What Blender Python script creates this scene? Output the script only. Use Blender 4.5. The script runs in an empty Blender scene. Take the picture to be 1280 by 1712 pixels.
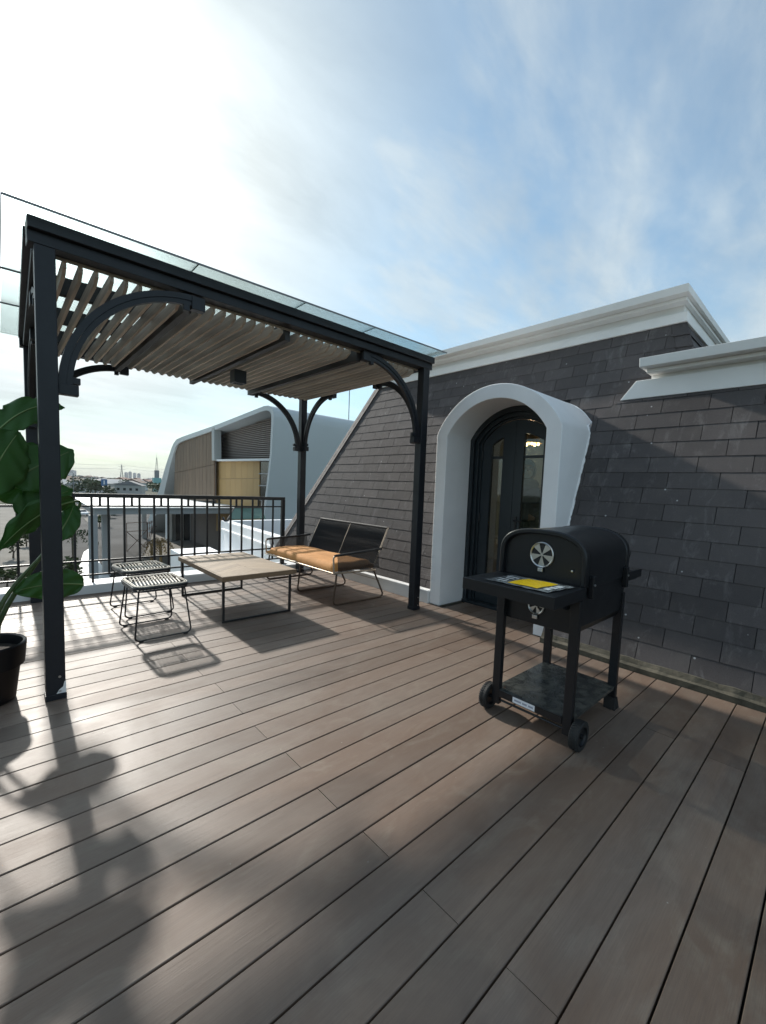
import bpy, bmesh, math, random
from mathutils import Vector, Matrix
random.seed(7)
sc = bpy.context.scene
COL = sc.collection
rad = math.radians

# ------------------------------------------------------------------ camera
RX = (0.717546, -0.025564, 0.696041)
RY = (-0.695192, -0.087763, 0.713447)
RZ = (0.042848, -0.995813, -0.080746)
CAM = Vector((0, 0, 1.35))
cd = bpy.data.cameras.new('camera')
cam = bpy.data.objects.new('camera', cd); COL.objects.link(cam)
cd.sensor_fit = 'HORIZONTAL'; cd.sensor_width = 36.0
cd.lens = 708 / 1280 * 36.0
cd.shift_x = -46 / 1280; cd.shift_y = 20 / 1280
cd.clip_start = 0.05; cd.clip_end = 12000
cam.matrix_world = Matrix(((RX[0], -RX[1], -RX[2], CAM.x), (RY[0], -RY[1], -RY[2], CAM.y),
                           (RZ[0], -RZ[1], -RZ[2], CAM.z), (0, 0, 0, 1)))
sc.camera = cam

def at(px, py, d):
    """world point seen at a photograph pixel, d metres in front of the camera"""
    a, b = (px - 686) / 708 * d, (py - 876) / 708 * d
    return Vector((RX[0]*a + RX[1]*b + RX[2]*d, RY[0]*a + RY[1]*b + RY[2]*d, 1.35 + RZ[0]*a + RZ[1]*b + RZ[2]*d))

def aty(px, py, y):
    v = at(px, py, 1) - CAM
    return CAM + v * (y / v.y)

def atx(px, py, x):
    v = at(px, py, 1) - CAM
    return CAM + v * (x / v.x)

def atz(px, py, z):
    v = at(px, py, 1) - CAM
    return CAM + v * ((z - CAM.z) / v.z)

# ------------------------------------------------------------------ light
SUN_EL, SUN_AZ = rad(28.3), rad(89.0)          # azimuth counted from +X towards +Y
SUN = Vector((math.cos(SUN_EL)*math.cos(SUN_AZ), math.cos(SUN_EL)*math.sin(SUN_AZ), math.sin(SUN_EL)))
w = bpy.data.worlds.new('World'); sc.world = w; w.use_nodes = True
nt = w.node_tree; nt.nodes.clear()
def N(tree, typ, **kw):
    n = tree.nodes.new(typ)
    for k, v in kw.items():
        if k == 'inp':
            for i, val in v.items(): n.inputs[i].default_value = val
        else: setattr(n, k, v)
    return n
def K(tree, a, ao, b, bi): tree.links.new(a.outputs[ao], b.inputs[bi])
def MA(tree, op, a, b=None, clamp=False):
    n = N(tree, 'ShaderNodeMath', operation=op, use_clamp=clamp)
    for i, v in enumerate((a, b)):
        if v is None: continue
        if isinstance(v, (int, float)): n.inputs[i].default_value = v
        else: tree.links.new(v, n.inputs[i])
    return n.outputs[0]
def MIXC(tree, fac, a, b, mode='MIX'):
    n = N(tree, 'ShaderNodeMix', data_type='RGBA', blend_type=mode)
    for i, v in ((0, fac), (6, a), (7, b)):
        if isinstance(v, (int, float)): n.inputs[i].default_value = v
        elif isinstance(v, tuple): n.inputs[i].default_value = v if len(v) == 4 else v + (1,)
        else: tree.links.new(v, n.inputs[i])
    return n.outputs[2]
def RAMP(tree, fac, stops):
    n = N(tree, 'ShaderNodeValToRGB'); r = n.color_ramp
    while len(r.elements) > 1: r.elements.remove(r.elements[-1])
    for i, (p, c) in enumerate(stops):
        e = r.elements[0] if i == 0 else r.elements.new(p)
        e.position = p; e.color = (c, c, c, 1) if isinstance(c, (int, float)) else c + (1,)
    tree.links.new(fac, n.inputs[0]); return n.outputs[0]

sky = N(nt, 'ShaderNodeTexSky', sky_type='NISHITA', sun_disc=False)
sky.sun_elevation = SUN_EL; sky.sun_rotation = rad(1.0)
sky.air_density = 1.0; sky.dust_density = 0.6; sky.ozone_density = 1.3; sky.altitude = 20
tc = N(nt, 'ShaderNodeTexCoord')
sep = N(nt, 'ShaderNodeSeparateXYZ'); K(nt, tc, 'Generated', sep, 0)
zc = MA(nt, 'ADD', MA(nt, 'MAXIMUM', sep.outputs[2], 0.0), 0.16)
comb = N(nt, 'ShaderNodeCombineXYZ')
nt.links.new(MA(nt, 'DIVIDE', sep.outputs[0], zc), comb.inputs[0])
nt.links.new(MA(nt, 'DIVIDE', sep.outputs[1], zc), comb.inputs[1])
mp = N(nt, 'ShaderNodeMapping'); mp.inputs[1].default_value = (3.1, 0.4, 0); mp.inputs[2].default_value = (0, 0, rad(-28)); mp.inputs[3].default_value = (0.62, 1.35, 1)
K(nt, comb, 0, mp, 0)
n1 = N(nt, 'ShaderNodeTexNoise', inp={2: 0.75, 3: 9.0, 4: 0.56, 8: 0.55}); K(nt, mp, 0, n1, 0)
n2 = N(nt, 'ShaderNodeTexNoise', inp={2: 2.6, 3: 8.0, 4: 0.6, 8: 0.3}); K(nt, mp, 0, n2, 0)
cl = MA(nt, 'ADD', MA(nt, 'MULTIPLY', n1.outputs[0], 0.72), MA(nt, 'MULTIPLY', n2.outputs[0], 0.28))
mask = RAMP(nt, cl, [(0.38, 0.03), (0.48, 0.32), (0.57, 0.70), (0.70, 0.93)])
# more cloud towards the horizon, where one looks through more of the layer
low = RAMP(nt, sep.outputs[2], [(0.0, 0.92), (0.16, 0.55), (0.4, 0.0)])
mask = MA(nt, 'MAXIMUM', mask, low)
vd = N(nt, 'ShaderNodeVectorMath', operation='DOT_PRODUCT'); K(nt, tc, 'Generated', vd, 0); vd.inputs[1].default_value = SUN
dt = MA(nt, 'MAXIMUM', vd.outputs['Value'], 0.0)
aur = MA(nt, 'POWER', dt, 16.0)                    # light scattered forward through the thin cloud round the sun
aur2 = MA(nt, 'POWER', dt, 90.0)
cb = MA(nt, 'ADD', MA(nt, 'ADD', 2.95, MA(nt, 'MULTIPLY', aur, 3.0)), MA(nt, 'MULTIPLY', aur2, 25.0))
cb = MA(nt, 'MULTIPLY', cb, MA(nt, 'ADD', 0.62, MA(nt, 'MULTIPLY', n2.outputs[0], 0.76)))
cb = MA(nt, 'MULTIPLY', cb, RAMP(nt, sep.outputs[2], [(0.0, 0.80), (0.30, 1.0)]))   # air near the horizon dims the cloud
cc = N(nt, 'ShaderNodeVectorMath', operation='SCALE'); cc.inputs[0].default_value = (0.90, 0.985, 1.0); nt.links.new(cb, cc.inputs[3])
hazy = MA(nt, 'POWER', dt, 5.0)
mk2 = MA(nt, 'MAXIMUM', mask, MA(nt, 'MULTIPLY', hazy, 1.35), True)
tint = MIXC(nt, 1.0, sky.outputs[0], (0.60, 0.79, 0.78), 'MULTIPLY')
mixed = MIXC(nt, mk2, tint, cc.outputs[0])
bg = N(nt, 'ShaderNodeBackground'); nt.links.new(mixed, bg.inputs[0]); bg.inputs[1].default_value = 0.11
wo = N(nt, 'ShaderNodeOutputWorld'); K(nt, bg, 0, wo, 0)

sl = bpy.data.lights.new('sun', 'SUN'); sl.energy = 2.3; sl.angle = rad(1.7); sl.color = (1.0, 0.95, 0.87)
so = bpy.data.objects.new('sun', sl); COL.objects.link(so)
so.rotation_euler = SUN.to_track_quat('Z', 'Y').to_euler(); so.location = (0, 20, 30)
vs = sc.view_settings
vs.view_transform = 'Standard'; vs.look = 'None'; vs.exposure = 1.2; vs.gamma = 1.0; vs.use_curve_mapping = False

# ------------------------------------------------------------------ materials
MATS = {}
def mat(name, col, rough=0.5, metal=0.0, var=0.0, scale=8.0, bump=0.0, bscale=60.0, spec=0.5, objvar=0.0, stretch=(1, 1, 1), col2=None, emit=None, coat=0.0):
    if name in MATS: return MATS[name]
    m = bpy.data.materials.new(name); m.use_nodes = True; t = m.node_tree
    p = t.nodes['Principled BSDF']
    p.inputs['Roughness'].default_value = rough; p.inputs['Metallic'].default_value = metal
    p.inputs['Specular IOR Level'].default_value = spec
    if coat: p.inputs['Coat Weight'].default_value = coat; p.inputs['Coat Roughness'].default_value = 0.15
    base = col + (1,)
    src = None
    if var or bump:
        co = N(t, 'ShaderNodeTexCoord'); mpn = N(t, 'ShaderNodeMapping'); mpn.inputs[3].default_value = stretch
        K(t, co, 'Object', mpn, 0)
        if objvar:
            oi = N(t, 'ShaderNodeObjectInfo')
            v = N(t, 'ShaderNodeCombineXYZ'); t.links.new(MA(t, 'MULTIPLY', oi.outputs['Random'], 37.0), v.inputs[0]); t.links.new(MA(t, 'MULTIPLY', oi.outputs['Random'], 91.0), v.inputs[1])
            t.links.new(v.outputs[0], mpn.inputs[1])
    if var:
        nz = N(t, 'ShaderNodeTexNoise', inp={2: scale, 3: 6.0, 4: 0.6}); K(t, mpn, 0, nz, 0)
        c2 = col2 if col2 else tuple(c * (1 - var) for c in col)
        f = RAMP(t, nz.outputs[0], [(0.32, 0.0), (0.68, 1.0)])
        src = MIXC(t, f, col, c2)
        t.links.new(MA(t, 'ADD', rough - 0.08, MA(t, 'MULTIPLY', nz.outputs[0], 0.16)), p.inputs['Roughness'])
    if objvar:
        oi = N(t, 'ShaderNodeObjectInfo')
        f = MA(t, 'ADD', 1.0 - objvar, MA(t, 'MULTIPLY', oi.outputs['Random'], 2 * objvar))
        hs = N(t, 'ShaderNodeHueSaturation'); t.links.new(f, hs.inputs['Value'])
        if src is not None: t.links.new(src, hs.inputs['Color'])
        else: hs.inputs['Color'].default_value = base
        src = hs.outputs[0]
    if src is not None: t.links.new(src, p.inputs['Base Color'])
    else: p.inputs['Base Color'].default_value = base
    if bump:
        nb = N(t, 'ShaderNodeTexNoise', inp={2: bscale, 3: 5.0, 4: 0.6}); K(t, mpn, 0, nb, 0)
        b = N(t, 'ShaderNodeBump', inp={0: bump, 1: 0.01}); K(t, nb, 0, b, 'Height'); K(t, b, 0, p, 'Normal')
    if emit:
        p.inputs['Emission Color'].default_value = emit[0] + (1,); p.inputs['Emission Strength'].default_value = emit[1]
    MATS[name] = m; return m

def glass(name, tint, base=0.05, gain=0.9, rough=0.02):
    m = bpy.data.materials.new(name); m.use_nodes = True; t = m.node_tree; t.nodes.clear()
    tr = N(t, 'ShaderNodeBsdfTransparent'); tr.inputs[0].default_value = tint + (1,)
    gl = N(t, 'ShaderNodeBsdfGlossy'); gl.inputs['Roughness'].default_value = rough; gl.inputs[0].default_value = (0.9, 0.95, 0.95, 1)
    fr = N(t, 'ShaderNodeFresnel'); fr.inputs[0].default_value = 1.5
    mx = N(t, 'ShaderNodeMixShader'); t.links.new(MA(t, 'ADD', base, MA(t, 'MULTIPLY', fr.outputs[0], gain), True), mx.inputs[0])
    K(t, tr, 0, mx, 1); K(t, gl, 0, mx, 2)
    o = N(t, 'ShaderNodeOutputMaterial'); K(t, mx, 0, o, 0); MATS[name] = m; return m

def deck_material():
    m = bpy.data.materials.new('deck_wood'); m.use_nodes = True; t = m.node_tree; p = t.nodes['Principled BSDF']
    co = N(t, 'ShaderNodeTexCoord'); oi = N(t, 'ShaderNodeObjectInfo'); geo = N(t, 'ShaderNodeNewGeometry')
    v = N(t, 'ShaderNodeCombineXYZ'); t.links.new(MA(t, 'MULTIPLY', oi.outputs['Random'], 53.0), v.inputs[0]); t.links.new(MA(t, 'MULTIPLY', oi.outputs['Random'], 17.0), v.inputs[1])
    m1 = N(t, 'ShaderNodeMapping'); m1.inputs[3].default_value = (1.6, 34, 30); K(t, co, 'Object', m1, 0); t.links.new(v.outputs[0], m1.inputs[1])
    m2 = N(t, 'ShaderNodeMapping'); m2.inputs[3].default_value = (9, 260, 200); K(t, co, 'Object', m2, 0); t.links.new(v.outputs[0], m2.inputs[1])
    grain = N(t, 'ShaderNodeTexNoise', inp={2: 1.0, 3: 6.0, 4: 0.6, 8: 0.4}); K(t, m1, 0, grain, 0)
    fine = N(t, 'ShaderNodeTexNoise', inp={2: 1.0, 3: 3.0, 4: 0.6}); K(t, m2, 0, fine, 0)
    m3 = N(t, 'ShaderNodeMapping'); m3.inputs[3].default_value = (0.75, 1.3, 1); K(t, geo, 'Position', m3, 0)
    big = N(t, 'ShaderNodeTexNoise', inp={2: 1.5, 3: 7.0, 4: 0.62, 8: 0.6}); K(t, m3, 0, big, 0)
    st = N(t, 'ShaderNodeTexNoise', inp={2: 5.0, 3: 6.0, 4: 0.65, 8: 1.0}); K(t, m3, 0, st, 0)
    c = MIXC(t, grain.outputs[0], (0.228, 0.170, 0.130), (0.152, 0.109, 0.082))
    c = MIXC(t, RAMP(t, big.outputs[0], [(0.40, 0.0), (0.62, 0.85)]), c, (0.150, 0.094, 0.062))
    c = MIXC(t, RAMP(t, st.outputs[0], [(0.52, 0.0), (0.72, 0.6)]), c, (0.235, 0.190, 0.145))
    c = MIXC(t, RAMP(t, fine.outputs[0], [(0.35, 0.22), (0.6, 0.0)]), c, (0.07, 0.052, 0.045))
    sp = N(t, 'ShaderNodeTexVoronoi', inp={2: 9.0}); K(t, geo, 'Position', sp, 0)
    c = MIXC(t, RAMP(t, sp.outputs[0], [(0.018, 0.65), (0.032, 0.0)]), c, (0.42, 0.40, 0.36))
    hs = N(t, 'ShaderNodeHueSaturation'); t.links.new(c, hs.inputs['Color'])
    t.links.new(MA(t, 'ADD', 0.80, MA(t, 'MULTIPLY', oi.outputs['Random'], 0.38)), hs.inputs['Value'])
    m4 = N(t, 'ShaderNodeMapping'); m4.inputs[1].default_value = (4.3, 1.7, 0); m4.inputs[3].default_value = (0.55, 0.8, 1); K(t, geo, 'Position', m4, 0)
    wt = N(t, 'ShaderNodeTexNoise', inp={2: 1.0, 3: 7.0, 4: 0.6, 8: 1.2}); K(t, m4, 0, wt, 0)
    wet = RAMP(t, wt.outputs[0], [(0.52, 0.0), (0.60, 1.0)])
    cw = MIXC(t, MA(t, 'MULTIPLY', wet, 0.26), hs.outputs[0], (0.062, 0.043, 0.032))
    t.links.new(cw, p.inputs['Base Color'])
    t.links.new(MA(t, 'ADD', MA(t, 'SUBTRACT', 0.42, MA(t, 'MULTIPLY', wet, 0.07)), MA(t, 'ADD', MA(t, 'MULTIPLY', big.outputs[0], 0.22), MA(t, 'MULTIPLY', fine.outputs[0], 0.12))), p.inputs['Roughness'])
    p.inputs['Specular IOR Level'].default_value = 0.54
    b = N(t, 'ShaderNodeBump', inp={0: 0.32, 1: 0.004})
    t.links.new(MA(t, 'ADD', MA(t, 'MULTIPLY', grain.outputs[0], 0.6), MA(t, 'MULTIPLY', fine.outputs[0], 0.5)), b.inputs['Height']); K(t, b, 0, p, 'Normal')
    MATS['deck_wood'] = m; return m

def shingle_material():
    m = bpy.data.materials.new('asphalt_shingle'); m.use_nodes = True; t = m.node_tree; p = t.nodes['Principled BSDF']
    oi = N(t, 'ShaderNodeObjectInfo'); geo = N(t, 'ShaderNodeNewGeometry')
    big = N(t, 'ShaderNodeTexNoise', inp={2: 1.1, 3: 6.0, 4: 0.6}); K(t, geo, 'Position', big, 0)
    md = N(t, 'ShaderNodeTexNoise', inp={2: 7.0, 3: 6.0, 4: 0.7}); K(t, geo, 'Position', md, 0)
    gr = N(t, 'ShaderNodeTexNoise', inp={2: 300.0, 3: 2.0, 4: 0.6}); K(t, geo, 'Position', gr, 0)
    c = MIXC(t, RAMP(t, big.outputs[0], [(0.36, 0.0), (0.64, 1.0)]), (0.054, 0.045, 0.046), (0.080, 0.067, 0.066))
    c = MIXC(t, RAMP(t, md.outputs[0], [(0.5, 0.0), (0.75, 0.5)]), c, (0.105, 0.092, 0.082))
    c = MIXC(t, RAMP(t, gr.outputs[0], [(0.3, 0.0), (0.7, 0.55)]), c, (0.115, 0.110, 0.107))
    mp_ = N(t, 'ShaderNodeMapping'); mp_.inputs[3].default_value = (1, 2.2, 0.9); K(t, geo, 'Position', mp_, 0)
    ch = N(t, 'ShaderNodeTexNoise', inp={2: 4.5, 3: 8.0, 4: 0.75, 8: 0.5}); K(t, mp_, 0, ch, 0)
    c = MIXC(t, RAMP(t, ch.outputs[0], [(0.54, 0.0), (0.76, 0.55)]), c, (0.22, 0.21, 0.205))
    vo = N(t, 'ShaderNodeTexVoronoi', inp={2: 6.5}); K(t, geo, 'Position', vo, 0)
    c = MIXC(t, RAMP(t, vo.outputs[0], [(0.035, 0.85), (0.06, 0.0)]), c, (0.5, 0.5, 0.5))
    hs = N(t, 'ShaderNodeHueSaturation'); t.links.new(c, hs.inputs['Color'])
    t.links.new(MA(t, 'ADD', 0.83, MA(t, 'MULTIPLY', oi.outputs['Random'], 0.34)), hs.inputs['Value'])
    K(t, hs, 0, p, 'Base Color'); p.inputs['Roughness'].default_value = 0.82; p.inputs['Specular IOR Level'].default_value = 0.35
    b = N(t, 'ShaderNodeBump', inp={0: 0.5, 1: 0.004}); t.links.new(MA(t, 'ADD', gr.outputs[0], md.outputs[0]), b.inputs['Height']); K(t, b, 0, p, 'Normal')
    MATS['shingle'] = m; return m

deck_material(); shingle_material()
mat('black_steel', (0.014, 0.016, 0.021), 0.44, spec=0.4, var=0.3, scale=5, bump=0.05, bscale=90)
mat('rail_steel', (0.014, 0.014, 0.015), 0.4)
mat('rafter_steel', (0.032, 0.028, 0.026), 0.55)
mat('plaster', (0.88, 0.885, 0.89), 0.75, var=0.07, scale=3, bump=0.12, bscale=140)
mat('cornice_paint', (0.87, 0.865, 0.845), 0.6, var=0.06, scale=2.5, bump=0.06, bscale=80)
mat('curb_paint', (0.80, 0.80, 0.79), 0.55, var=0.10, scale=3, bump=0.08)
mat('concrete', (0.135, 0.118, 0.085), 0.9, var=0.55, scale=7, bump=0.8, bscale=22, col2=(0.045, 0.042, 0.030))
mat('dirt', (0.10, 0.085, 0.055), 0.95, var=0.5, scale=9, bump=0.5)
mat('underlay', (0.025, 0.024, 0.024), 0.95)
mat('slab', (0.016, 0.014, 0.013), 0.95)
mat('slat_wood', (0.56, 0.48, 0.40), 0.7, var=0.35, scale=2.0, bump=0.12, bscale=10, stretch=(30, 0.6, 30), objvar=0.20)
mat('table_wood', (0.36, 0.26, 0.165), 0.62, var=0.35, scale=2.5, bump=0.12, bscale=9, stretch=(4, 60, 30), objvar=0.16)
mat('table_edge', (0.27, 0.175, 0.10), 0.6, var=0.35, scale=2.5, stretch=(4, 40, 40))
mat('rattan', (0.64, 0.58, 0.48), 0.6, var=0.35, scale=14)
mat('rope', (0.016, 0.016, 0.017), 0.65, bump=0.4, bscale=400)
mat('champagne', (0.42, 0.34, 0.26), 0.42, metal=0.6); mat('bronze', (0.10, 0.07, 0.05), 0.4, metal=0.4)
mat('cushion', (0.66, 0.30, 0.085), 0.85, var=0.22, scale=7, bump=0.25, bscale=260)
mat('grill_black', (0.010, 0.0115, 0.014), 0.36, spec=0.42, var=0.2, scale=9, bump=0.04, bscale=300)
mat('grill_shelf', (0.016, 0.018, 0.020), 0.22, var=0.75, scale=16, bump=0.5, bscale=18, col2=(0.085, 0.088, 0.078))
mat('chrome', (0.60, 0.60, 0.58), 0.33, metal=1.0)
mat('vent_dark', (0.01, 0.011, 0.012), 0.6)
mat('tyre', (0.014, 0.014, 0.014), 0.7, bump=0.2)
mat('sticker', (0.72, 0.74, 0.78), 0.45)
mat('sticker_ink', (0.32, 0.34, 0.42), 0.6)
mat('yellow_paper', (1.0, 0.64, 0.004), 0.42, var=0.22, scale=60, bump=0.25, bscale=40)
mat('clear_film', (0.34, 0.36, 0.36), 0.22, var=0.6, scale=22, bump=0.5, bscale=25, col2=(0.06, 0.06, 0.06))
mat('white_print', (0.78, 0.78, 0.76), 0.4)
mat('print_dark', (0.02, 0.02, 0.022), 0.4)
mat('pot', (0.005, 0.005, 0.006), 0.45, spec=0.3)
mat('soil', (0.03, 0.022, 0.016), 0.95, bump=0.6)
mat('stem', (0.075, 0.12, 0.035), 0.5, var=0.4, scale=9)
mat('midrib', (0.16, 0.24, 0.08), 0.5)
def leaf_material(name, c, c2):
    m = bpy.data.materials.new(name); m.use_nodes = True; t = m.node_tree; p = t.nodes['Principled BSDF']
    co = N(t, 'ShaderNodeTexCoord'); wv = N(t, 'ShaderNodeTexWave', inp={1: 55.0, 2: 2.0, 3: 2.0}); wv.bands_direction = 'X'; K(t, co, 'UV', wv, 0)
    nz = N(t, 'ShaderNodeTexNoise', inp={2: 6.0, 3: 5.0}); K(t, co, 'Object', nz, 0)
    cx = MIXC(t, nz.outputs[0], c, c2); cx = MIXC(t, MA(t, 'MULTIPLY', wv.outputs[0], 0.3), cx, tuple(x * 1.35 for x in c2))
    t.links.new(cx, p.inputs['Base Color']); p.inputs['Roughness'].default_value = 0.33
    tl = N(t, 'ShaderNodeBsdfTranslucent'); t.links.new(cx, tl.inputs[0]); mx = N(t, 'ShaderNodeMixShader'); mx.inputs[0].default_value = 0.36
    b = N(t, 'ShaderNodeBump', inp={0: 0.25, 1: 0.004}); K(t, wv, 0, b, 'Height'); K(t, b, 0, p, 'Normal')
    o = t.nodes['Material Output']; K(t, p, 0, mx, 1); K(t, tl, 0, mx, 2); K(t, mx, 0, o, 0); MATS[name] = m
leaf_material('leaf', (0.034, 0.105, 0.024), (0.070, 0.185, 0.038))
glass('roof_glass', (0.93, 0.97, 0.955), base=0.02, gain=0.55)
glass('door_glass', (0.56, 0.62, 0.62), base=0.03, gain=0.75)
glass('house_glass', (0.15, 0.18, 0.19), base=0.12, gain=0.9)
mat('door_paint', (0.014, 0.021, 0.026), 0.38)
mat('room_wall', (0.42, 0.42, 0.41), 0.9); mat('room_floor', (0.16, 0.12, 0.09), 0.5)
mat('brass', (0.6, 0.38, 0.13), 0.3, metal=0.9)
mat('bulb', (0.9, 0.7, 0.4), 0.4, emit=((1.0, 0.62, 0.25), 9.0))
mat('skin', (0.46, 0.28, 0.19), 0.55); mat('cloth_dark', (0.015, 0.018, 0.017), 0.85); mat('scarf', (0.17, 0.17, 0.17), 0.85)
mat('face_mask', (0.82, 0.83, 0.84), 0.8); mat('eye', (0.02, 0.015, 0.012), 0.3)
mat('asphalt', (0.075, 0.076, 0.077), 0.9, spec=0.08, var=0.35, scale=0.12)
mat('paving', (0.23, 0.215, 0.19), 0.9, spec=0.08, var=0.2, scale=0.4)
mat('earth', (0.085, 0.085, 0.066), 0.95, spec=0.08, var=0.45, scale=0.02, col2=(0.04, 0.055, 0.022))
mat('shell_white', (0.52, 0.56, 0.57), 0.42, var=0.06, scale=0.15)
mat('shell_soffit', (0.40, 0.42, 0.41), 0.6)
mat('brown_panel', (0.20, 0.135, 0.085), 0.65, var=0.35, scale=0.9, stretch=(1, 3, 0.35))
mat('louver', (0.52, 0.46, 0.42), 0.7); mat('louver_back', (0.20, 0.17, 0.155), 0.9)
mat('tan_panel', (0.45, 0.29, 0.12), 0.7, objvar=0.08)
mat('canopy_white', (0.74, 0.76, 0.76), 0.6, var=0.08, scale=0.3); mat('canopy_grey', (0.32, 0.33, 0.33), 0.7)
mat('green_glass', (0.12, 0.20, 0.16), 0.2)
mat('foliage_a', (0.045, 0.085, 0.022), 0.7, var=0.5, scale=0.9, objvar=0.2)
mat('foliage_b', (0.075, 0.10, 0.030), 0.7, var=0.5, scale=0.9, objvar=0.2)
mat('dry_palm', (0.30, 0.19, 0.075), 0.8, var=0.4, scale=3)
mat('bark', (0.11, 0.085, 0.06), 0.9)
mat('car_white', (0.75, 0.76, 0.77), 0.25, coat=0.6); mat('car_dark', (0.05, 0.035, 0.03), 0.25, coat=0.6); mat('car_glass', (0.02, 0.024, 0.028), 0.1)
mat('blue_paint', (0.045, 0.15, 0.34), 0.6); mat('teal_paint', (0.20, 0.46, 0.46), 0.6); mat('steel_grey', (0.22, 0.23, 0.24), 0.6)
mat('rust_frame', (0.10, 0.055, 0.04), 0.7)

# ------------------------------------------------------------------ mesh helpers
class MB:
    def __init__(s): s.v = []; s.f = []
    def add(s, vs, fs):
        o = len(s.v); s.v += [tuple(p) for p in vs]; s.f += [tuple(i + o for i in f) for f in fs]; return s
    def box(s, x0, x1, y0, y1, z0, z1):
        return s.add([(x0,y0,z0),(x1,y0,z0),(x1,y1,z0),(x0,y1,z0),(x0,y0,z1),(x1,y0,z1),(x1,y1,z1),(x0,y1,z1)],
                     [(3,2,1,0),(4,5,6,7),(0,1,5,4),(1,2,6,5),(2,3,7,6),(3,0,4,7)])
    def prism(s, pts, d):
        """polygon (list of 3D points) extruded by vector d"""
        n = len(pts); d = Vector(d); a = [Vector(p) for p in pts]
        nrm = Vector((0, 0, 0))
        for i in range(n): nrm += a[i].cross(a[(i + 1) % n])
        if nrm.dot(d) > 0: a = a[::-1]
        return s.add(a + [p + d for p in a], [tuple(range(n)), tuple(range(2*n - 1, n - 1, -1))] +
                     [(i, n + i, n + (i + 1) % n, (i + 1) % n) for i in range(n)])
    def beam(s, p, q, wd, hg, up=(0, 0, 1)):
        p, q = Vector(p), Vector(q); d = (q - p).normalized(); sd = d.cross(Vector(up)).normalized(); u = sd.cross(d)
        a = sd * wd / 2; b = u * hg / 2
        c = [p - a - b, p + a - b, p + a + b, p - a + b]
        return s.prism(c, q - p)
    def tube(s, pts, r, seg=8, closed=False, caps=True):
        pts = [Vector(p) for p in pts]; n = len(pts); rings = []
        ref = None
        for i, p in enumerate(pts):
            if closed: d = (pts[(i+1) % n] - pts[i-1]).normalized()
            else: d = (pts[min(i+1, n-1)] - pts[max(i-1, 0)]).normalized()
            if ref is None:
                ref = Vector((0, 0, 1)) if abs(d.z) < 0.9 else Vector((1, 0, 0))
            a = d.cross(ref)
            if a.length < 1e-4: a = d.cross(Vector((0.3, 1, 0.1)))
            a.normalize(); b = a.cross(d).normalized(); ref = b
            rr = r[i] if isinstance(r, (list, tuple)) else r
            rings.append([p + a*rr*math.cos(2*math.pi*k/seg) + b*rr*math.sin(2*math.pi*k/seg) for k in range(seg)])
        vs = [v for rg in rings for v in rg]; fs = []
        for i in range(n if closed else n - 1):
            j = (i + 1) % n
            for k in range(seg):
                fs.append((i*seg + k, j*seg + k, j*seg + (k+1) % seg, i*seg + (k+1) % seg)[::-1])
        if caps and not closed:
            fs.append(tuple(range(seg))); fs.append(tuple((n-1)*seg + k for k in range(seg))[::-1])
        return s.add(vs, fs)
    def lathe(s, c, prof, seg=32, axis='z'):
        c = Vector(c); vs = []; n = len(prof)
        for r, z in prof:
            for k in range(seg):
                a = 2*math.pi*k/seg
                if axis == 'z': vs.append(c + Vector((r*math.cos(a), r*math.sin(a), z)))
                elif axis == 'y': vs.append(c + Vector((r*math.cos(a), z, r*math.sin(a))))
                else: vs.append(c + Vector((z, r*math.cos(a), r*math.sin(a))))
        fs = [(i*seg + k, i*seg + (k+1) % seg, (i+1)*seg + (k+1) % seg, (i+1)*seg + k) for i in range(n-1) for k in range(seg)]
        return s.add(vs, fs)
    def mesh(s, name, m, smooth=None, uv=None):
        me = bpy.data.meshes.new(name); me.from_pydata(s.v, [], s.f); me.materials.append(MATS[m] if isinstance(m, str) else m)
        bm = bmesh.new(); bm.from_mesh(me); bmesh.ops.recalc_face_normals(bm, faces=bm.faces); bm.to_mesh(me); bm.free()
        if smooth is not None:
            me.polygons.foreach_set('use_smooth', [True]*len(me.polygons)); me.set_sharp_from_angle(angle=rad(smooth))
        return me
    def build(s, name, m, parent=None, bevel=0, smooth=None, loc=None):
        me = s.mesh(name, m, smooth)
        return link(name, me, parent, bevel, loc)

def link(name, me, parent=None, bevel=0, loc=None):
    o = bpy.data.objects.new(name, me); COL.objects.link(o)
    if parent is not None: o.parent = parent
    if loc is not None: o.location = loc
    if bevel:
        b = o.modifiers.new('bevel', 'BEVEL'); b.width = bevel; b.segments = 2; b.limit_method = 'ANGLE'; b.angle_limit = rad(40)
    return o
def tag(o, label=None, cat=None, group=None, kind=None):
    if label: o['label'] = label
    if cat: o['category'] = cat
    if group: o['group'] = group
    if kind: o['kind'] = kind
    return o
def thing(name, label, cat, group=None):
    o = bpy.data.objects.new(name, None); COL.objects.link(o); o.empty_display_size = 0.1
    return tag(o, label, cat, group)
def centre(root, p):
    """put the thing's empty at its base while the parts stay where they are"""
    p = Vector(p)
    root.location = p
    for c in root.children: c.location = c.location - p

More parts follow.
